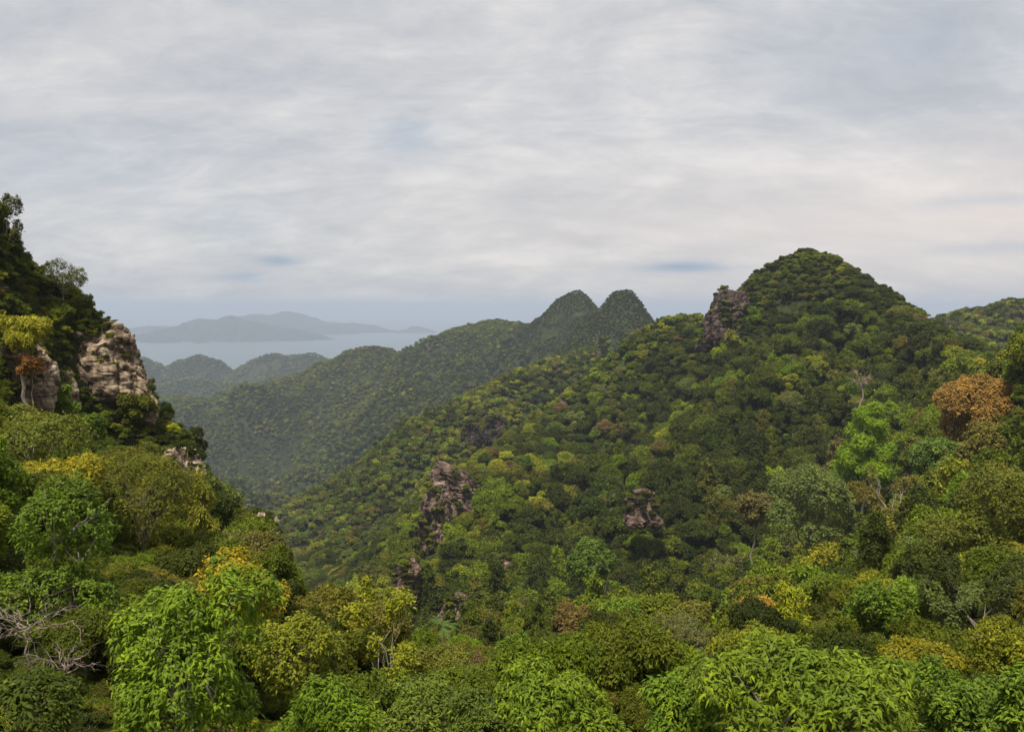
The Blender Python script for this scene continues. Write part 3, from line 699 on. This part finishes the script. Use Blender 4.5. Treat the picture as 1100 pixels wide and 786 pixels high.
# middle distance
hero('broadleaf_tree', 'dark tree with bright yellow-green shoots behind the broad drooping shrub', 'tree', 965, 622, 62, 100, 86, 'dome', T(.10,.155,.02), (.28,.42), 2600, 6, .0, False, 20, tips=.5)
hero('broadleaf_tree', 'big olive tree with golden top shoots at the right edge', 'tree', 1066, 492, 100, 130, 140, 'clump', T(.105,.12,.022), (.36,.42), 4200, 6, .1, False, 21, tips=.4)
hero('broadleaf_tree', 'dark olive many-stemmed tree at the right edge below the big olive one', 'tree', 1060, 590, 60, 130, 120, 'open', T(.052,.066,.017), (.2,.45), 3200, 6, .2, False, 22, PALE)
hero('orange_tree', 'large rust-orange round-crowned tree on the right slope', 'tree', 1054, 400, 232, 86, 78, 'dome', T(.28,.17,.06), (.55,.6), 6500, 5, .2, False, 23, tips=.2)
hero('broadleaf_tree', 'vivid bright green tall tree standing out on the right slope', 'tree', 932, 430, 275, 72, 92, 'tower', T(.16,.25,.015), (.55,.5), 6500, 5, .5, False, 24, tips=.2)
hero('orange_tree', 'small ochre-orange round tree above the broad drooping shrub', 'tree', 815, 642, 88, 58, 52, 'dome', T(.30,.19,.04), (.30,.6), 2400, 5, .2, False, 25)
hero('broadleaf_tree', 'tall green tree with a pale bare trunk showing in the shaded gully', 'tree', 634, 577, 205, 62, 56, 'flat', T(.085,.14,.03), (.6,.6), 2200, 5, .2, False, 26, PALE, rt=.32, fork=-1.6)
hero('broadleaf_tree', 'fresh bright green tree on a thin pale trunk at lower centre', 'tree', 668, 641, 135, 58, 34, 'flat', T(.085,.19,.018), (.38,.6), 2000, 5, .2, False, 27, PALE, rt=.2, fork=-1.3)
hero('broadleaf_tree', 'olive tree with a rusty top left of the fresh bright green tree', 'tree', 616, 648, 142, 46, 44, 'dome', T(.15,.11,.04), (.4,.6), 2000, 5, .2, False, 28)
hero('broadleaf_tree', 'smooth dark green ball-shaped tree at the edge of the shaded gully', 'tree', 764, 631, 168, 34, 30, 'ball', T(.042,.10,.016), (.35,.5), 2600, 5, .2, False, 29, sub=2)
hero('broadleaf_tree', 'wide pale olive tree with bare grey branches showing through, lower centre', 'tree', 727, 660, 112, 108, 56, 'flat', T(.125,.13,.052), (.28,.5), 2600, 5, .2, False, 30, PALE, thin=.5)
hero('broadleaf_tree', 'sparse tree of bare grey limbs with yellow tufts amid the right slope', 'tree', 958, 502, 165, 66, 66, 'open', T(.14,.12,.035), (.4,.6), 800, 5, .2, False, 31, PALE, thin=.8)
hero('broadleaf_tree', 'broad grey-green tree left below the vivid bright green tree', 'tree', 872, 490, 225, 92, 104, 'dome', T(.115,.15,.055), (.6,.6), 3200, 5, .2, False, 32)
hero('broadleaf_tree', 'brownish olive tree right beside the broad grey-green tree', 'tree', 812, 528, 250, 50, 40, 'clump', T(.14,.12,.055), (.6,.6), 2000, 5, .2, False, 33)
hero('broadleaf_tree', 'mid green domed tree just under the rust-orange tree', 'tree', 1010, 468, 205, 62, 48, 'dome', T(.095,.15,.04), (.5,.6), 2400, 5, .2, False, 34)
hero('broadleaf_tree', 'olive-brown tree directly below the rust-orange tree at its right', 'tree', 1062, 452, 205, 60, 50, 'dome', T(.15,.135,.04), (.5,.6), 2400, 5, .2, False, 35)
hero('broadleaf_tree', 'green tree of stacked flat layers above the bottom centre shrubs', 'tree', 553, 682, 78, 50, 34, 'flat', T(.11,.17,.022), (.28,.45), 1400, 5, .1, False, 36)
hero('broadleaf_tree', 'grey-green spreading sapling behind the broad drooping shrub', 'tree', 1026, 626, 52, 56, 66, 'open', T(.10,.13,.05), (.2,.45), 1200, 6, .2, False, 37, BARK, thin=.5)
hero('broadleaf_tree', 'yellowish green sapling between ochre tree and dark yellow-shooted tree', 'tree', 860, 642, 100, 46, 46, 'open', T(.16,.165,.055), (.28,.45), 900, 6, .2, False, 38, PALE, thin=.3)
# left mountain skyline
hero('broadleaf_tree', 'sparse dark tree topping the skyline at the left edge', 'tree', 6, 206, 126, 32, 60, 'open', T(.075,.078,.022), (.25,.5), 1400, 5, .2, False, 40)
hero('broadleaf_tree', 'small round-topped tree standing clear of the bushes on the left skyline', 'tree', 66, 277, 132, 54, 34, 'dome', T(.075,.085,.018), (.2,.5), 1800, 5, .2, False, 41, rt=.1, fork=-.6)
hero('shrub', 'yellow-green shrub against the pale cliff wall at the left edge', 'shrub', 22, 336, 96, 66, 40, 'clump', T(.21,.21,.022), (.26,.5), 1600, 6, .1, False, 42, tips=.5)
hero('shrub', 'bright green shrub growing between the two left cliffs', 'shrub', 66, 412, 104, 44, 62, 'tower', T(.10,.19,.018), (.26,.5), 1600, 6, .1, False, 43)
hero('shrub', 'round green shrub at the foot of the tall layered cliff', 'shrub', 92, 444, 104, 40, 30, 'dome', T(.085,.15,.018), (.26,.5), 1400, 6, .1, False, 44)
hero('shrub', 'rust-tinged small shrub on the pale cliff wall', 'shrub', 34, 380, 94, 26, 22, 'clump', T(.24,.12,.05), (.22,.5), 500, 6, .1, False, 45)

# bare branches, palm, dead stems
def branches(name, label, cat, px, py, r, spread, n, seed, m=DEAD, up=.2, length=1.0, rad=.03):
    rng = np.random.default_rng(seed); p = ppt(px, py, r); parts = []
    g = gz(p[0], p[1]) - p[2] - .2
    parts.append(tube(limb_path(rng, (0, 0, g), (0, 0, 0), 9, .03), np.linspace(rad*2.0, rad*1.2, 9), 7))
    for i in range(n):
        a = i*2.399 + rng.uniform(-.4, .4)
        e = np.array([math.cos(a)*spread, math.sin(a)*spread*.6, up*length*rng.uniform(.2, 1.4)])*rng.uniform(.6, 1.1)
        q = limb_path(rng, (0, 0, rng.uniform(-.25, .1)*spread), e, 9, .06); parts.append(tube(q, np.linspace(rad, rad*.35, 9), 6))
        for _ in range(5):
            k = rng.integers(2, 8); d = e*rng.uniform(.2, .55) + rng.normal(size=3)*spread*.22
            parts.append(tube(limb_path(rng, q[k], q[k]+d, 6, .08), np.linspace(rad*.45, rad*.12, 6), 5))
    V, Fb = merge(parts)
    e = link(name, fast_mesh(name, V-np.array([0, 0, g]), Fb, [m], smooth=True), loc=(p[0], p[1], p[2]+CAMZ+g)); tag(e, label, cat)
    return e
branches('bare_tree', 'tangled leafless grey-pink branches at the lower left under the deep green tree', 'dead tree', 30, 676, 21, 1.15, 10, 1, DEAD, .3, 1.0, .014)
branches('bare_tree', 'smaller tangle of pale bare twigs at the left edge above the bottom corner', 'dead tree', 70, 716, 18, .8, 8, 2, DEAD, .2, 1.0, .011)
branches('bare_tree', 'bare grey dead tree with twisted limbs left of the wide pale olive tree', 'dead tree', 640, 694, 118, 3.6, 8, 3, DEAD, .9, 3.2, .12)
branches('bare_tree', 'leafless pale tree rising from the right slope below the sparse tufted tree', 'dead tree', 938, 612, 120, 2.2, 6, 4, DEAD, 1.1, 2.5, .07)
branches('bare_tree', 'thin leafless tree on the hillside above the vivid bright green tree', 'dead tree', 926, 415, 352, 4.5, 7, 5, DEAD, 1.2, 4.5, .22)
branches('bare_tree', 'thin white dead stem leaning under the dense olive mound', 'dead tree', 209, 574, 72, .5, 3, 6, PALE, .8, 1.5, .05)
branches('bare_tree', 'thin white dead stem below the knobbly rock head', 'dead tree', 289, 606, 88, .4, 2, 7, PALE, .8, 1.2, .06)
def palm(label, px, py, r, span, seed):
    rng = np.random.default_rng(seed); p = ppt(px, py, r); V = []; Fq = []; cv = []
    for i in range(13):
        a = i*2.399; el = rng.uniform(.15, 1.2); L = span*rng.uniform(.8, 1.1); n = 12
        t = np.linspace(0, 1, n); hx = L*t*math.cos(el*.8); z = L*(t*math.sin(el) - .55*t*t)
        for k in range(1, n):
            c = np.array([hx[k]*math.cos(a), hx[k]*math.sin(a), z[k]]); c0 = np.array([hx[k-1]*math.cos(a), hx[k-1]*math.sin(a), z[k-1]])
            sd = np.array([-math.sin(a), math.cos(a), 0]); w = L*.17*math.sin(math.pi*min(1, t[k]*.9+.1))
            for s in (-1, 1):
                b = len(V); V += [c0, c0+(c-c0)*.55, c+sd*s*w-np.array([0, 0, w*.35])+(c-c0)*.6]; Fq.append((b, b+1, b+2)); cv.append(.5)
    g = gz(p[0], p[1])-p[2]-.2
    e = link('palm', None, loc=(p[0], p[1], p[2]+CAMZ+g)); tag(e, label, 'palm')
    c = link('fronds', fast_mesh('fronds', np.array(V)-np.array([0, 0, g]), np.array(Fq), [LEAF], fattr={'cv': cv}), e); c['tint'] = [.10, .16, .04, 1]
    Vt, Ft = tube(limb_path(rng, (0, 0, 0), (0, 0, -g), 8, .01), np.linspace(.1, .07, 8), 8); link('trunk', fast_mesh('trunk', Vt, Ft, [BARK], smooth=True), e)
    HEROES.append((px, py, r, 14, 10))
palm('star-shaped palm in the shadow at the foot of the middle spur', 475, 672, 62, 1.7, 3)

LAND = [('the rust-orange tree', 1054, 430), ('the vivid bright green tree', 930, 470), ('the summit rock wall', 782, 345), ('the dark summit rock band', 846, 328),
 ('the pink rock slab', 494, 535), ('the reddish cliff streak', 462, 567), ('the ochre-orange tree', 815, 671), ('the pale-trunked gully tree', 634, 605),
 ('the fresh green thin-trunked tree', 668, 660), ('the dark ball-shaped tree', 764, 646), ('the wide pale olive tree', 727, 688), ('the tufted bare-limbed tree', 958, 535),
 ('the broad grey-green tree', 872, 522), ('the big olive right-edge tree', 1066, 560), ('the yellow-shooted dark tree', 965, 665), ('the weathered rock bulge', 692, 547),
 ('the tall layered cliff', 108, 400), ('the pale pointed pillar', 199, 503), ('the knobbly rock head', 284, 574), ('the olive shrub mound', 152, 540),
 ('the yellow-green sapling', 412, 690), ('the golden shrub', 262, 645), ('the left-edge cliff wall', 14, 404), ('the round-topped skyline tree', 66, 290),
 ('the low brown rock patch', 488, 652), ('the dark reddish rock face', 436, 630), ('the layered flat tree', 553, 700), ('the small grey boulder', 758, 440),
 ('the brownish olive tree', 812, 548)]

# ------------------------------------------------------------------ forest
def scatter():
    pts = []
    rng = np.random.default_rng(11)
    zones = [(26, 60, 1.8), (60, 110, 2.9), (110, 180, 4.1), (180, 330, 5.0), (330, 720, 5.7), (720, 1400, 5.7), (1400, 2900, 6.0), (2900, 5400, 9.5)]
    lim = .60
    for r0, r1, s in zones:
        xs = np.arange(-r1*math.sin(lim), r1*math.sin(lim), s); ys = np.arange(r0*math.cos(lim)*.9, r1, s*.87)
        X, Y = np.meshgrid(xs, ys); X = X + (np.arange(len(ys)) % 2)[:, None]*s*.5
        X = X + rng.uniform(-.42, .42, X.shape)*s; Y = Y + rng.uniform(-.42, .42, Y.shape)*s
        x, y = X.ravel(), Y.ravel(); r = np.hypot(x, y); az = np.arctan2(x, y)
        k = (r >= r0) & (r < r1) & (np.abs(az) < lim); pts.append(np.stack([x[k], y[k]], 1))
    X, Y = np.meshgrid(np.arange(-60, 400, 3.1), np.arange(1150, 1950, 3.1)); x = (X+rng.uniform(-1.5, 1.5, X.shape)).ravel(); y = (Y+rng.uniform(-1.5, 1.5, Y.shape)).ravel()
    z = height(x, y); ax, ay, _ = project(x, y, z); k = (ax > 560) & (ax < 720) & (ay < 385); pts.append(np.stack([x[k], y[k]], 1))
    P = np.concatenate(pts); x, y = P[:, 0], P[:, 1]
    # horizon cull on a polar grid, with a margin for views from a step to the side
    azg = np.linspace(-.62, .62, 500); lrg = np.arange(math.log(20), math.log(5500), .012)
    A, Lr = np.meshgrid(azg, lrg); R = np.exp(Lr); Zg = height(R*np.sin(A), R*np.cos(A))
    el = (Zg+canopy_h(R)*.6)/R; run = np.maximum.accumulate(el, 0); run = np.vstack([np.full((1, run.shape[1]), -9), run[:-1]])
    r = np.hypot(x, y); az = np.arctan2(x, y)
    ia = np.clip(((az+.62)/1.24*499).round().astype(int), 0, 499); il = np.clip(((np.log(r)-lrg[0])/.012).astype(int), 0, len(lrg)-1)
    z = height(x, y)
    k = ((z+2.4*treeR(r))/r > run[il, ia] - .02) & (z > -CAMZ+3)
    P, r, z = P[k], r[k], z[k]; x, y = P[:, 0], P[:, 1]; n = len(P)
    Rr = treeR(r)*np.exp(rng.normal(size=n)*.40)
    az_ = np.arctan2(x, y); lf = np.clip((-az_-.12)/.12, 0, 1)*np.clip((230-r)/40, 0, 1)*np.clip((r-50)/40, 0, 1)
    Rr *= 1-.46*lf
    mf = np.clip((az_+.27)/.04, 0, 1)*np.clip((.12-az_)/.06, 0, 1)*np.clip((r-36)/15, 0, 1)*np.clip((190-r)/40, 0, 1)
    Rr *= 1-.45*mf
    px0, py0, _ = project(x, y, z)
    Rr = np.where((r > 380) & (py0 < skyline(px0)+34), np.minimum(Rr*.85, 1.1*treeR(r)), Rr)
    Rr *= np.where((r > 470) & (r < 640) & (py0 < 345) & (px0 > 770) & (px0 < 1010), .68, 1)
    Rr *= np.where((r > 1150) & (r < 2000) & (py0 < 385) & (px0 > 560), .42, 1)
    Rr *= np.where(rng.uniform(size=n) < .10, np.where(r < 430, 1.45, 1.1), 1)
    Rr = np.minimum(Rr, (1.6-.65*np.maximum(lf, mf))*treeR(r))
    px, py, dep = project(x, y, z+Rr*1.1)
    keep = np.ones(n, bool)
    for (rx, ry, wx, wy, rr) in ROCKS:
        rp = Rr/r*F*.6
        keep &= ~((np.abs(px-rx) < wx*.7+rp*.6) & (py > ry-wy*.9) & (py < ry+wy*.8) & (r < rr*1.04) & (r > rr*.8))
    for (hx, hy, hr, wx, wy) in HEROES:
        rp = Rr/r*F*.7
        keep &= ~((np.abs(px-hx) < wx*.9+rp*.6) & (np.abs(py-hy) < wy*.8+rp*.6) & (r < hr*1.06) & (r > hr*.28))
        c = ppt(hx, 400, hr); keep &= np.hypot(x-c[0], y-c[1]) > wx/F*hr*.75
    P, r, z, Rr, px, py = P[keep], r[keep], z[keep], Rr[keep], px[keep], py[keep]
    return P, r, z, Rr, px, py, rng
P, RR, ZZ, CR, PX, PY, rng = scatter()
n = len(P); print('trees', n)
shape = rng.choice(6, n, p=SPROB)
top_zone = (RR > 480) & (RR < 620) & (PY < 335)
coli = pick_col(rng, n, rng.uniform(size=n), P[:, 0], P[:, 1])
keys = list(PAL); PC = np.array([PAL[k] for k in keys])
coli = np.where((RR < 130) & np.isin(coli, [3, 6]) & (rng.uniform(size=n) < .6), 1, coli)
summit = (RR > 470) & (RR < 640) & (PY < 330) & (PX > 770) & (PX < 1010)
coli = np.where((summit | ((RR > 1200) & (PY < 385) & (PX > 560))) & (rng.uniform(size=n) < .75), 0, coli)
tint = PC[coli]*np.exp(rng.normal(size=(n, 1))*.16)*np.exp(rng.normal(size=(n, 3))*.05)
lod = np.where(RR < 105, 0, np.where(RR < 620, 1, 2))
rot = rng.uniform(0, 6.28, n); sz = rng.uniform(.9, 1.4, n); sz = np.where(RR > 700, rng.uniform(.8, 1.1, n), np.where((RR > 380) & (PY < skyline(PX)+40), rng.uniform(.75, 1.0, n), sz)); shape = np.where((RR > 450) & (shape == 3), 0, shape)
vk = rng.integers(0, 2, n); vk[lod == 2] = 0
baseh = np.array([-BASEZ[s] for s, _ in SHAPES])[shape]
OZ = ZZ + baseh*CR*sz*.82          # crown centre height
# who shows: near to far ownership map at half size
def ownership():
    W, H = 550, 393; own = np.full((H, W), -1, np.int32)
    yy, xx = np.mgrid[0:H, 0:W]
    items = [(RR[i], i, PX[i]/2, 0, CR[i]*F/RR[i]/2) for i in np.nonzero(RR < 760)[0]]
    items += [(h[2], -2-k, h[0]/2, h[1]/2, (h[3]/2, h[4]/2)) for k, h in enumerate(HEROES)]
    items += [(q[4]*.97, -1000-k, q[0]/2, q[1]/2, (q[2]/2, q[3]/2)) for k, q in enumerate(ROCKS)]
    items.sort(key=lambda t: t[0]); full = set()
    for rr, i, cx, cy, s in items:
        if i >= 0:
            _, pyc, _ = project(P[i, 0], P[i, 1], OZ[i]); cy = pyc/2; a = b = s*.95
        else: a, b = s
        x0, x1, y0, y1 = int(max(0, cx-a)), int(min(W, cx+a+1)), int(max(0, cy-b)), int(min(H, cy+b+1))
        if x1 <= x0 or y1 <= y0: continue
        sub = own[y0:y1, x0:x1]; m = (((xx[y0:y1, x0:x1]-cx)/a)**2+((yy[y0:y1, x0:x1]-cy)/b)**2 < 1) & (sub == -1)
        sub[m] = i
    return own
own = ownership()
cnt = np.bincount(own[own >= 0].ravel(), minlength=n)
N_IND = 262
order = np.argsort(-cnt)[:N_IND]; ind = np.zeros(n, bool); ind[order] = True; ind &= cnt > 0
print('individuals', ind.sum(), 'smallest', cnt[order[-1]], 'far', RR[order].max())
sname = [w for _, w in SHAPES]
ORD = ['nearest', 'second', 'third', 'fourth', 'fifth', 'sixth', 'seventh', 'eighth', 'ninth', 'tenth', 'eleventh', 'twelfth']
def dirword(dx, dy):
    return ('right of' if dx > 0 else 'left of') if abs(dx) > abs(dy) else ('below' if dy > 0 else 'above')
cpx, cpy, _ = project(P[:, 0], P[:, 1], OZ)
II = np.nonzero(ind)[0]
def auto_label(i):
    d = [math.hypot(cpx[i]-x, cpy[i]-y) for _, x, y in LAND]; li = int(np.argmin(d)); nm, lx, ly = LAND[li]
    w = dirword(cpx[i]-lx, cpy[i]-ly)
    rank = sum(1 for j in II if j != i and coli[j] == coli[i] and shape[j] == shape[i] and dirword(cpx[j]-lx, cpy[j]-ly) == w and math.hypot(cpx[j]-lx, cpy[j]-ly) < d[li])
    kindw = 'tree' if CR[i] > 2.0 else 'small tree'
    return '%s %s %s, %s such %s %s' % (keys[coli[i]], sname[shape[i]], kindw, ORD[min(rank, 11)], w, nm)
KINDN = {0: 'broadleaf_tree', 1: 'broadleaf_tree', 2: 'flat_topped_tree', 3: 'narrow_tree', 4: 'open_crowned_tree', 5: 'round_tree'}
proto = {}
for i in II:
    key = (int(shape[i]), int(lod[i]), int(vk[i])); cm, tm = VAR[key]; nm = KINDN[key[0]]
    if key not in proto:
        e = link(nm, None); c = link('crown', cm, e); t = link('trunk', tm, e); proto[key] = (e, c, t)
    else:
        e0, c0, t0 = proto[key]; e = e0.copy(); COL.objects.link(e)
        c = c0.copy(); COL.objects.link(c); c.parent = e; t = t0.copy(); COL.objects.link(t); t.parent = e
    R = float(CR[i]); b = BASEZ[SHAPES[key[0]][0]]
    e.location = (P[i, 0], P[i, 1], float(ZZ[i])+CAMZ); e.rotation_euler = (0, 0, float(rot[i])); e.scale = (R, R, R*float(sz[i]))
    off = (0, 0, -b*.82); c.location = off; t.location = off
    c['tint'] = [float(v) for v in tint[i]]+[1.0]
    tag(e, auto_label(i), 'tree', 'trees of the forested slopes')

# the rest of the forest: one object
def src_objects():
    L = []
    for key, (cm, tm) in VAR.items():
        e = len(cm.vertices); V = np.empty(e*3, np.float32); cm.vertices.foreach_get('co', V); V = V.reshape(-1, 3)
        Fc = np.empty(len(cm.loops), np.int32); cm.loops.foreach_get('vertex_index', Fc); Fc = Fc.reshape(-1, 4)
        cv = np.empty(len(Fc), np.float32); cm.attributes['cv'].data.foreach_get('value', cv)
        TV_ = np.empty(len(tm.vertices)*3, np.float32); tm.vertices.foreach_get('co', TV_); TV_ = TV_.reshape(-1, 3)
        TF = np.empty(len(tm.loops), np.int32); tm.loops.foreach_get('vertex_index', TF); TF = TF.reshape(-1, 4)
        me = fast_mesh('forest_tree', np.vstack([V, TV_]), np.vstack([Fc, TF+e]), [LEAF, BARK], np.concatenate([np.zeros(len(Fc)), np.ones(len(TF))]), fattr={'cv': np.concatenate([cv, np.full(len(TF), .5)])})
        L.append((key, bpy.data.objects.new('forest_tree_source', me)))
    return L
SRC = src_objects(); KIDX = {k: i for i, (k, _) in enumerate(SRC)}
def gn_tree(srcs):
    ng = bpy.data.node_groups.new('scatter_trees', 'GeometryNodeTree')
    ng.interface.new_socket('Geometry', in_out='INPUT', socket_type='NodeSocketGeometry'); ng.interface.new_socket('Geometry', in_out='OUTPUT', socket_type='NodeSocketGeometry')
    gi, go = ng.nodes.new('NodeGroupInput'), ng.nodes.new('NodeGroupOutput'); L = ng.links.new
    g2i = ng.nodes.new('GeometryNodeGeometryToInstance')
    for o in reversed(srcs):
        oi = ng.nodes.new('GeometryNodeObjectInfo'); oi.inputs['Object'].default_value = o; oi.inputs['As Instance'].default_value = True
        L(oi.outputs['Geometry'], g2i.inputs[0])
    # each source becomes its own entry of the instance list
    ng.nodes.remove(g2i); jn = ng.nodes.new('GeometryNodeJoinGeometry')
    for nd in [n_ for n_ in ng.nodes if n_.bl_idname == 'GeometryNodeObjectInfo']: L(nd.outputs['Geometry'], jn.inputs[0])
    m2p = ng.nodes.new('GeometryNodeMeshToPoints'); L(gi.outputs[0], m2p.inputs[0])
    iop = ng.nodes.new('GeometryNodeInstanceOnPoints'); L(m2p.outputs[0], iop.inputs['Points']); L(jn.outputs[0], iop.inputs['Instance'])
    iop.inputs['Pick Instance'].default_value = True
    def na(name, dt):
        a = ng.nodes.new('GeometryNodeInputNamedAttribute'); a.data_type = dt; a.inputs[0].default_value = name
        return a.outputs['Attribute']
    L(na('var', 'INT'), iop.inputs['Instance Index'])
    L(na('scl', 'FLOAT_VECTOR'), iop.inputs['Scale'])
    e2r = ng.nodes.new('FunctionNodeEulerToRotation'); L(na('rot', 'FLOAT_VECTOR'), e2r.inputs[0]); L(e2r.outputs[0], iop.inputs['Rotation'])
    L(iop.outputs[0], go.inputs[0])
    return ng
NG = gn_tree([o for _, o in SRC])
def stuff_obj(name, label, xyz, var, scl, rotv, tints, ng):
    me = bpy.data.meshes.new(name); me.vertices.add(len(xyz)); me.vertices.foreach_set('co', np.asarray(xyz, np.float32).ravel())
    a = me.attributes.new('var', 'INT', 'POINT'); a.data.foreach_set('value', np.asarray(var, np.int32))
    a = me.attributes.new('scl', 'FLOAT_VECTOR', 'POINT'); a.data.foreach_set('vector', np.asarray(scl, np.float32).ravel())
    a = me.attributes.new('rot', 'FLOAT_VECTOR', 'POINT'); a.data.foreach_set('vector', np.asarray(rotv, np.float32).ravel())
    a = me.attributes.new('tint', 'FLOAT_COLOR', 'POINT'); a.data.foreach_set('color', np.hstack([tints, np.ones((len(tints), 1))]).astype(np.float32).ravel())
    o = link(name, me); md = o.modifiers.new('scatter', 'NODES'); md.node_group = ng
    return tag(o, label, kind='stuff')
rest = ~ind
var = np.array([KIDX[(int(s), int(l), int(k))] for s, l, k in zip(shape[rest], lod[rest], vk[rest])])
S = CR[rest]; nrest = int(rest.sum())
stuff_obj('forest', 'dense green rainforest covering the slopes, ridges and valley', np.stack([P[rest, 0], P[rest, 1], OZ[rest]+CAMZ], 1), var,
          np.stack([S, S, S*sz[rest]], 1), np.stack([np.zeros(nrest), np.zeros(nrest), rot[rest]], 1), tint[rest], NG)
# undergrowth
def undergrowth():
    rng = np.random.default_rng(5); out = []
    for r0, r1, s in [(8, 30, .75), (30, 80, 1.25), (80, 170, 1.7), (170, 420, 3.3), (420, 720, 3.6)]:
        lim = .62; xs = np.arange(-r1*math.sin(lim), r1*math.sin(lim), s); ys = np.arange(r0*.8, r1, s)
        X, Y = np.meshgrid(xs, ys); x = (X+rng.uniform(-.5, .5, X.shape)*s).ravel(); y = (Y+rng.uniform(-.5, .5, Y.shape)*s).ravel()
        r = np.hypot(x, y); k = (r >= r0) & (r < r1) & (np.abs(np.arctan2(x, y)) < lim)
        x, y = x[k], y[k]; z = height(x, y); out.append(np.stack([x, y, z, np.full(len(x), s), r[k]], 1))
    xs, ys = np.meshgrid(np.arange(-100, -8, .62), np.arange(50, 165, .62)); x = (xs+rng.uniform(-.3, .3, xs.shape)).ravel(); y = (ys+rng.uniform(-.3, .3, ys.shape)).ravel()
    r = np.hypot(x, y); az = np.arctan2(x, y); k = (r > 60) & (r < 165) & (az < -.17) & (az > -.6); x, y, r = x[k], y[k], r[k]
    z = height(x, y); g = np.hypot(height(x+.5, y)-z, height(x, y+.5)-z)*2
    k = rng.uniform(size=len(x)) < np.clip((g-.7)/3.5, 0, .7); print('scrub', k.sum())
    out.append(np.stack([x, y, z, np.full(len(x), 1.25), r], 1)[k])
    U = np.concatenate(out); n = len(U); R = U[:, 3]*rng.uniform(.6, 1.0, n)
    px, py, _ = project(U[:, 0], U[:, 1], U[:, 2]+R*.6)
    k = (px > -120) & (px < 1220) & (py < 900)
    for (rx, ry, wx, wy, rr) in ROCKS: k &= ~((np.abs(px-rx) < wx*.7) & (np.abs(py-ry) < wy*.7) & (U[:, 4] < rr*1.0) & (U[:, 4] > rr*.95))
    U, R = U[k], R[k]; n = len(U)
    ex = []
    for (rx, ry, wx, wy, rr) in ROCKS:
        for _ in range(int(14+wx*wy/15)):
            a = rng.uniform(0, 6.28); q = rng.uniform(.72, 1.12) if rng.uniform() < .8 else rng.uniform(.1, .7)
            p = ppt(rx+wx*1.1*q*math.cos(a), ry+wy*1.05*q*math.sin(a), rr - wx/F*rr*(.95*math.sqrt(max(0, 1-min(1, q*q)))+.1))
            ex.append((p[0], p[1], p[2], rr, math.hypot(p[0], p[1]), max(.45, rr*.0042)*rng.uniform(.6, 1.3)))
    ex = np.array(ex); U = np.vstack([U, ex[:, :5]]); R = np.concatenate([R, ex[:, 5]]); n = len(U)
    ci = pick_col(rng, n, rng.uniform(size=n), U[:, 0]*2, U[:, 1]*2)
    tn = PC[ci]*np.exp(rng.normal(size=(n, 1))*.18)*.95
    ld = np.where(U[:, 4] < 60, 0, 1); sh = rng.choice([0, 1, 4], n)
    v = np.array([KIDX[(int(a), int(b), int(c))] for a, b, c in zip(sh, ld, rng.integers(0, 2, n))])
    stuff_obj('undergrowth', 'low mixed green undergrowth filling the ground between trees', np.stack([U[:, 0], U[:, 1], U[:, 2]+CAMZ+R*.35], 1), v,
              np.stack([R, R, R*.8], 1), np.stack([np.zeros(n), np.zeros(n), rng.uniform(0, 6.28, n)], 1), tn, NG)
    print('undergrowth', n)
undergrowth()

# ------------------------------------------------------------------ haze
def haze():
    import bmesh
    bm = bmesh.new(); bmesh.ops.create_cube(bm, size=1); me = bpy.data.meshes.new('haze'); bm.to_mesh(me); bm.free()
    o = link('haze', me); lo, hi = -45.0, CAMZ+140
    o.scale = (126000, 126000, hi-lo); o.location = (0, 0, (lo+hi)/2)
    m = bpy.data.materials.new('haze_air'); m.use_nodes = True; nt = m.node_tree; nt.nodes.clear()
    out = N(nt, 'ShaderNodeOutputMaterial'); v = N(nt, 'ShaderNodeVolumePrincipled')
    v.inputs['Color'].default_value = (.50, .575, .72, 1); v.inputs['Density'].default_value = 9.0e-5; v.inputs['Anisotropy'].default_value = 0.0
    nt.links.new(v.outputs[0], out.inputs['Volume']); me.materials.append(m)
    tag(o, 'thin bluish haze in the air over sea and valleys', kind='stuff')
haze()
